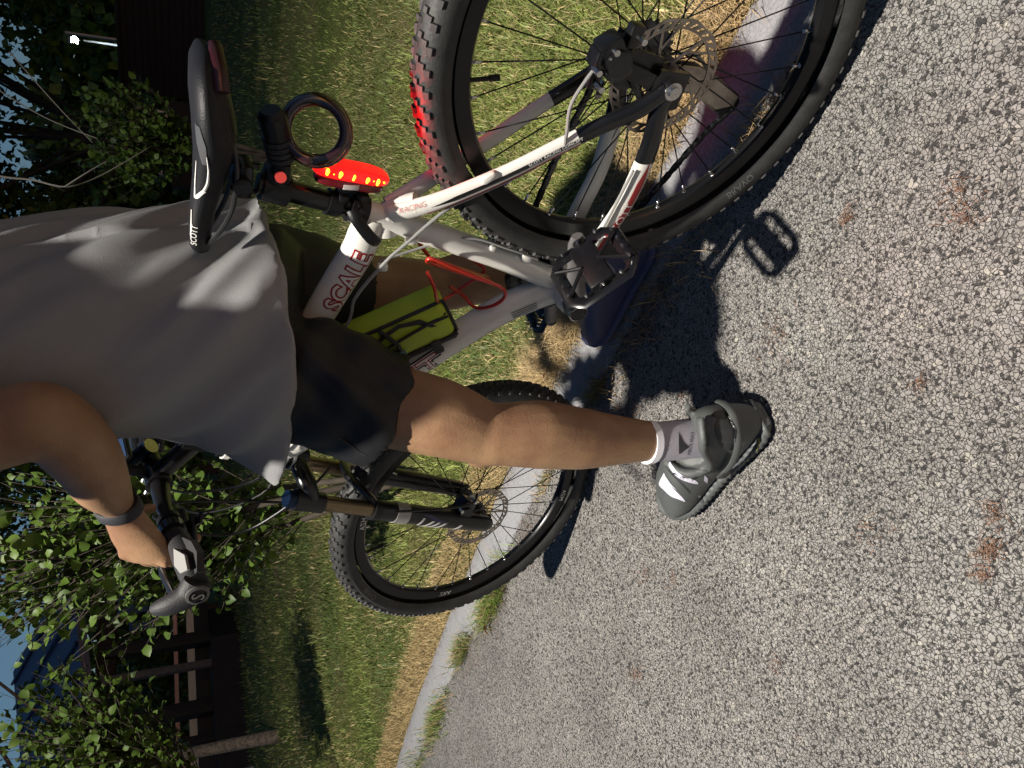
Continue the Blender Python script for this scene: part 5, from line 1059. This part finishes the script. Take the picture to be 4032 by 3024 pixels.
# ================================================================== FAR STRUCTURES
pv = empty('pavilion', (17, -5, 0), label='open pavilion with a dark blue metal roof and dark posts on a low deck', cat='pavilion'); O = A(17, -5, 0)
def hexa(p, thick, m, name, parent, o=O, up=(0, 0, 1)):
    P = np.array(p, float)-o; n = A(*up)*thick; V = np.r_[P, P-n]; k = len(p); F = [tuple(range(k)), tuple(range(2*k-1, k-1, -1))]+[(i, k+i, k+(i+1) % k, (i+1) % k) for i in range(k)]
    return MB().add((V, F)).obj(name, m, parent)
hexa([(17.6, -8.2, .56), (15.3, -6.4, .56), (15.2, -1.5, .56), (20.5, -1.5, .56), (20.5, -8.2, .56)], .6, M['post'], 'deck', pv)
hexa([(14.9, -8.3, 3.15), (16.2, -2.6, 2.45), (21.6, -3.5, 4.3), (20.4, -8.7, 5.0)], .16, M['roof'], 'roof', pv)
for i in range(9):
    t = (i+.5)/9; a = A(14.9, -8.3, 3.19)*(1-t)+A(16.2, -2.6, 2.49)*t; b_ = A(20.4, -8.7, 5.04)*(1-t)+A(21.6, -3.5, 4.34)*t; MB().add(cyl(a-O, b_-O, .035, 6)).obj('roof_seam', M['roof'], pv)
for (x, y, r_, m) in ((15.75, -6.6, .13, 'post'), (15.55, -5.95, .07, 'greypost'), (15.9, -5.2, .14, 'post'), (16.0, -4.62, .08, 'post')):
    o = MB().add(rbox(A(x, y, 1.55)-O, (2*r_, 2*r_, 2.0), .01)).obj('post', M[m], pv)
MB().add(rbox(A(15.9, -5.4, 2.5)-O, (.16, 5.2, .34), .01, rotm((0, 0, 1), -.1))).obj('beam', M['post'], pv)
MB().add(rbox(A(16.1, -5.6, .72)-O, (.1, 5, .3), .01, rotm((0, 0, 1), -.1))).obj('railing', M['post'], pv)
fe = empty('rail_fence', (20, -7, 0), label='pale painted rail fence glimpsed between the pavilion posts', cat='fence'); O2 = A(20, -7, 0)
for z, m, h, nm in ((.93, 'whitewall', .2, 'rail'), (1.30, 'pinkp', .1, 'rail')):
    a = A(19.4, -9.6, z); b_ = A(21.5, -3.0, z); MB().add(rbox((a+b_)/2-O2, (.06, np.linalg.norm(b_-a), h), .01, rotm((0, 0, 1), -math.atan2(2.1, 6.6)))).obj(nm, M[m], fe)
for i in range(5): a = A(19.45, -9.6, .6)*(1-i/4)+A(21.55, -3.0, .6)*(i/4); MB().add(rbox(a-O2, (.1, .1, 1.5), .01)).obj('post', M['post'], fe)
bn = empty('blue_banner', (19.2, -9.6, 0), label='blue cloth panels hanging at the pavilion side behind the shrub', cat='banner')
for i, (dy, h, z) in enumerate(((0, .8, 2.3), (.28, .75, 2.3), (.75, .9, 1.9))): MB().add(rbox((0, dy, z), (.04, .24, h), .008)).obj('panel', M['bluep'], bn)
MB().add(cyl((0, -.3, 2.8), (0, 1.1, 2.8), .025, 8)).obj('rod', M['post'], bn); MB().add(cyl((0, -.3, 0), (0, -.3, 2.8), .04, 8)).obj('pole', M['post'], bn)
bd = empty('garden_lamp', (14.2, -3.35, 0), label='short post with a pale dish shaped head beside the leaning trunk', cat='garden lamp')
MB().add(cyl((0, 0, -.02), (0, 0, 1.5), .03, 10)).obj('pole', M['lampmetal'], bd); MB().add(lathe([(.02, 1.5), (.1, 1.53), (.19, 1.64), (.17, 1.72), (.02, 1.74)], (0, 0, 0), (0, 0, 1), 20)).obj('lamp_shade', M['pinkp'], bd)
hut = empty('hut', (10.5, -24, 0), label='black windowless hut standing in the dark beyond the lawn', cat='hut'); O3 = A(10.5, -24, 0)
for nm, a, b_ in (('wall', (11.9, -22.6), (7.2, -24.6)),):
    a = A(*a, 0); b_ = A(*b_, 0); L_ = np.linalg.norm(b_-a); ang = math.atan2((b_-a)[1], (b_-a)[0])
    for i in range(12):
        MB().add(rbox((a+b_)/2-O3+A(0, 0, .1+.19*i), (L_, .08+.01*(i % 2), .186), .006, rotm((0, 0, 1), ang))).obj('board', M['hut'], hut)
    MB().add(rbox((a+b_)/2-O3+A(.5, -1.4, 1.1), (L_-.1, 2.4, 2.2), .01, rotm((0, 0, 1), ang))).obj('wall', M['hut'], hut)
    MB().add(rbox((a+b_)/2-O3+A(.5, -1.3, 2.34), (L_+.4, 3.0, .1), .01, rotm((0, 0, 1), ang))).obj('roof', M['hut'], hut)
wl = empty('garden_wall', (12.2, -21.5, 0), label='low dark wall with a pale rendered band beside the hut', cat='wall'); O4 = A(12.2, -21.5, 0)
a = A(11.9, -22.3, 0); b_ = A(13.6, -20.2, 0); ang = math.atan2((b_-a)[1], (b_-a)[0]); MB().add(rbox((a+b_)/2-O4+A(0, 0, .5), (2.7, .2, 1.1), .01, rotm((0, 0, 1), ang))).obj('base', M['hut'], wl); MB().add(rbox((a+b_)/2-O4+A(0, 0, 1.24), (2.0, .24, .3), .02, rotm((0, 0, 1), ang))).obj('band', M['pale'], wl)
MB().add(rbox((a+b_)/2-O4+A(1.5, 1.9, .7), (.3, .3, 1.5), .02)).obj('pillar', M['pale'], wl)
sg = empty('blue_rail', (13.2, -24.2, 0), label='pale blue rail behind the wall right of the hut', cat='rail')
MB().add(rbox((0, 0, 1.89), (1.5, .05, .13), .01, rotm((0, 0, 1), .8))).obj('rail', mat('pale_blue_paint', (.25, .36, .6), .5), sg)
for d in (-.5, .15, .5): MB().add(rbox((d*.7, d*.7, .95), (.06, .06, 1.9), .01)).obj('post', M['post'], sg)
far_ = lamp_post('street_lamp', (15.4, -33.2, 0), 4.55, .9, 'distant street lamp with a white lit head beyond the hut', 2200, (-.4, 1), color=(.9, .95, 1), size=.15)
MB().add(ball((-.34, .87, 4.46), (.17, .17, .14), 12)).obj('globe', M['lampglass'], far_, 180)
po_ = empty('utility_pole', (11.4, -24.9, 0), label='thin pole standing in front of the distant lamp', cat='pole'); MB().add(cyl((0, 0, 0), (0, 0, 3.9), .05, 10)).obj('shaft', M['lampmetal'], po_)
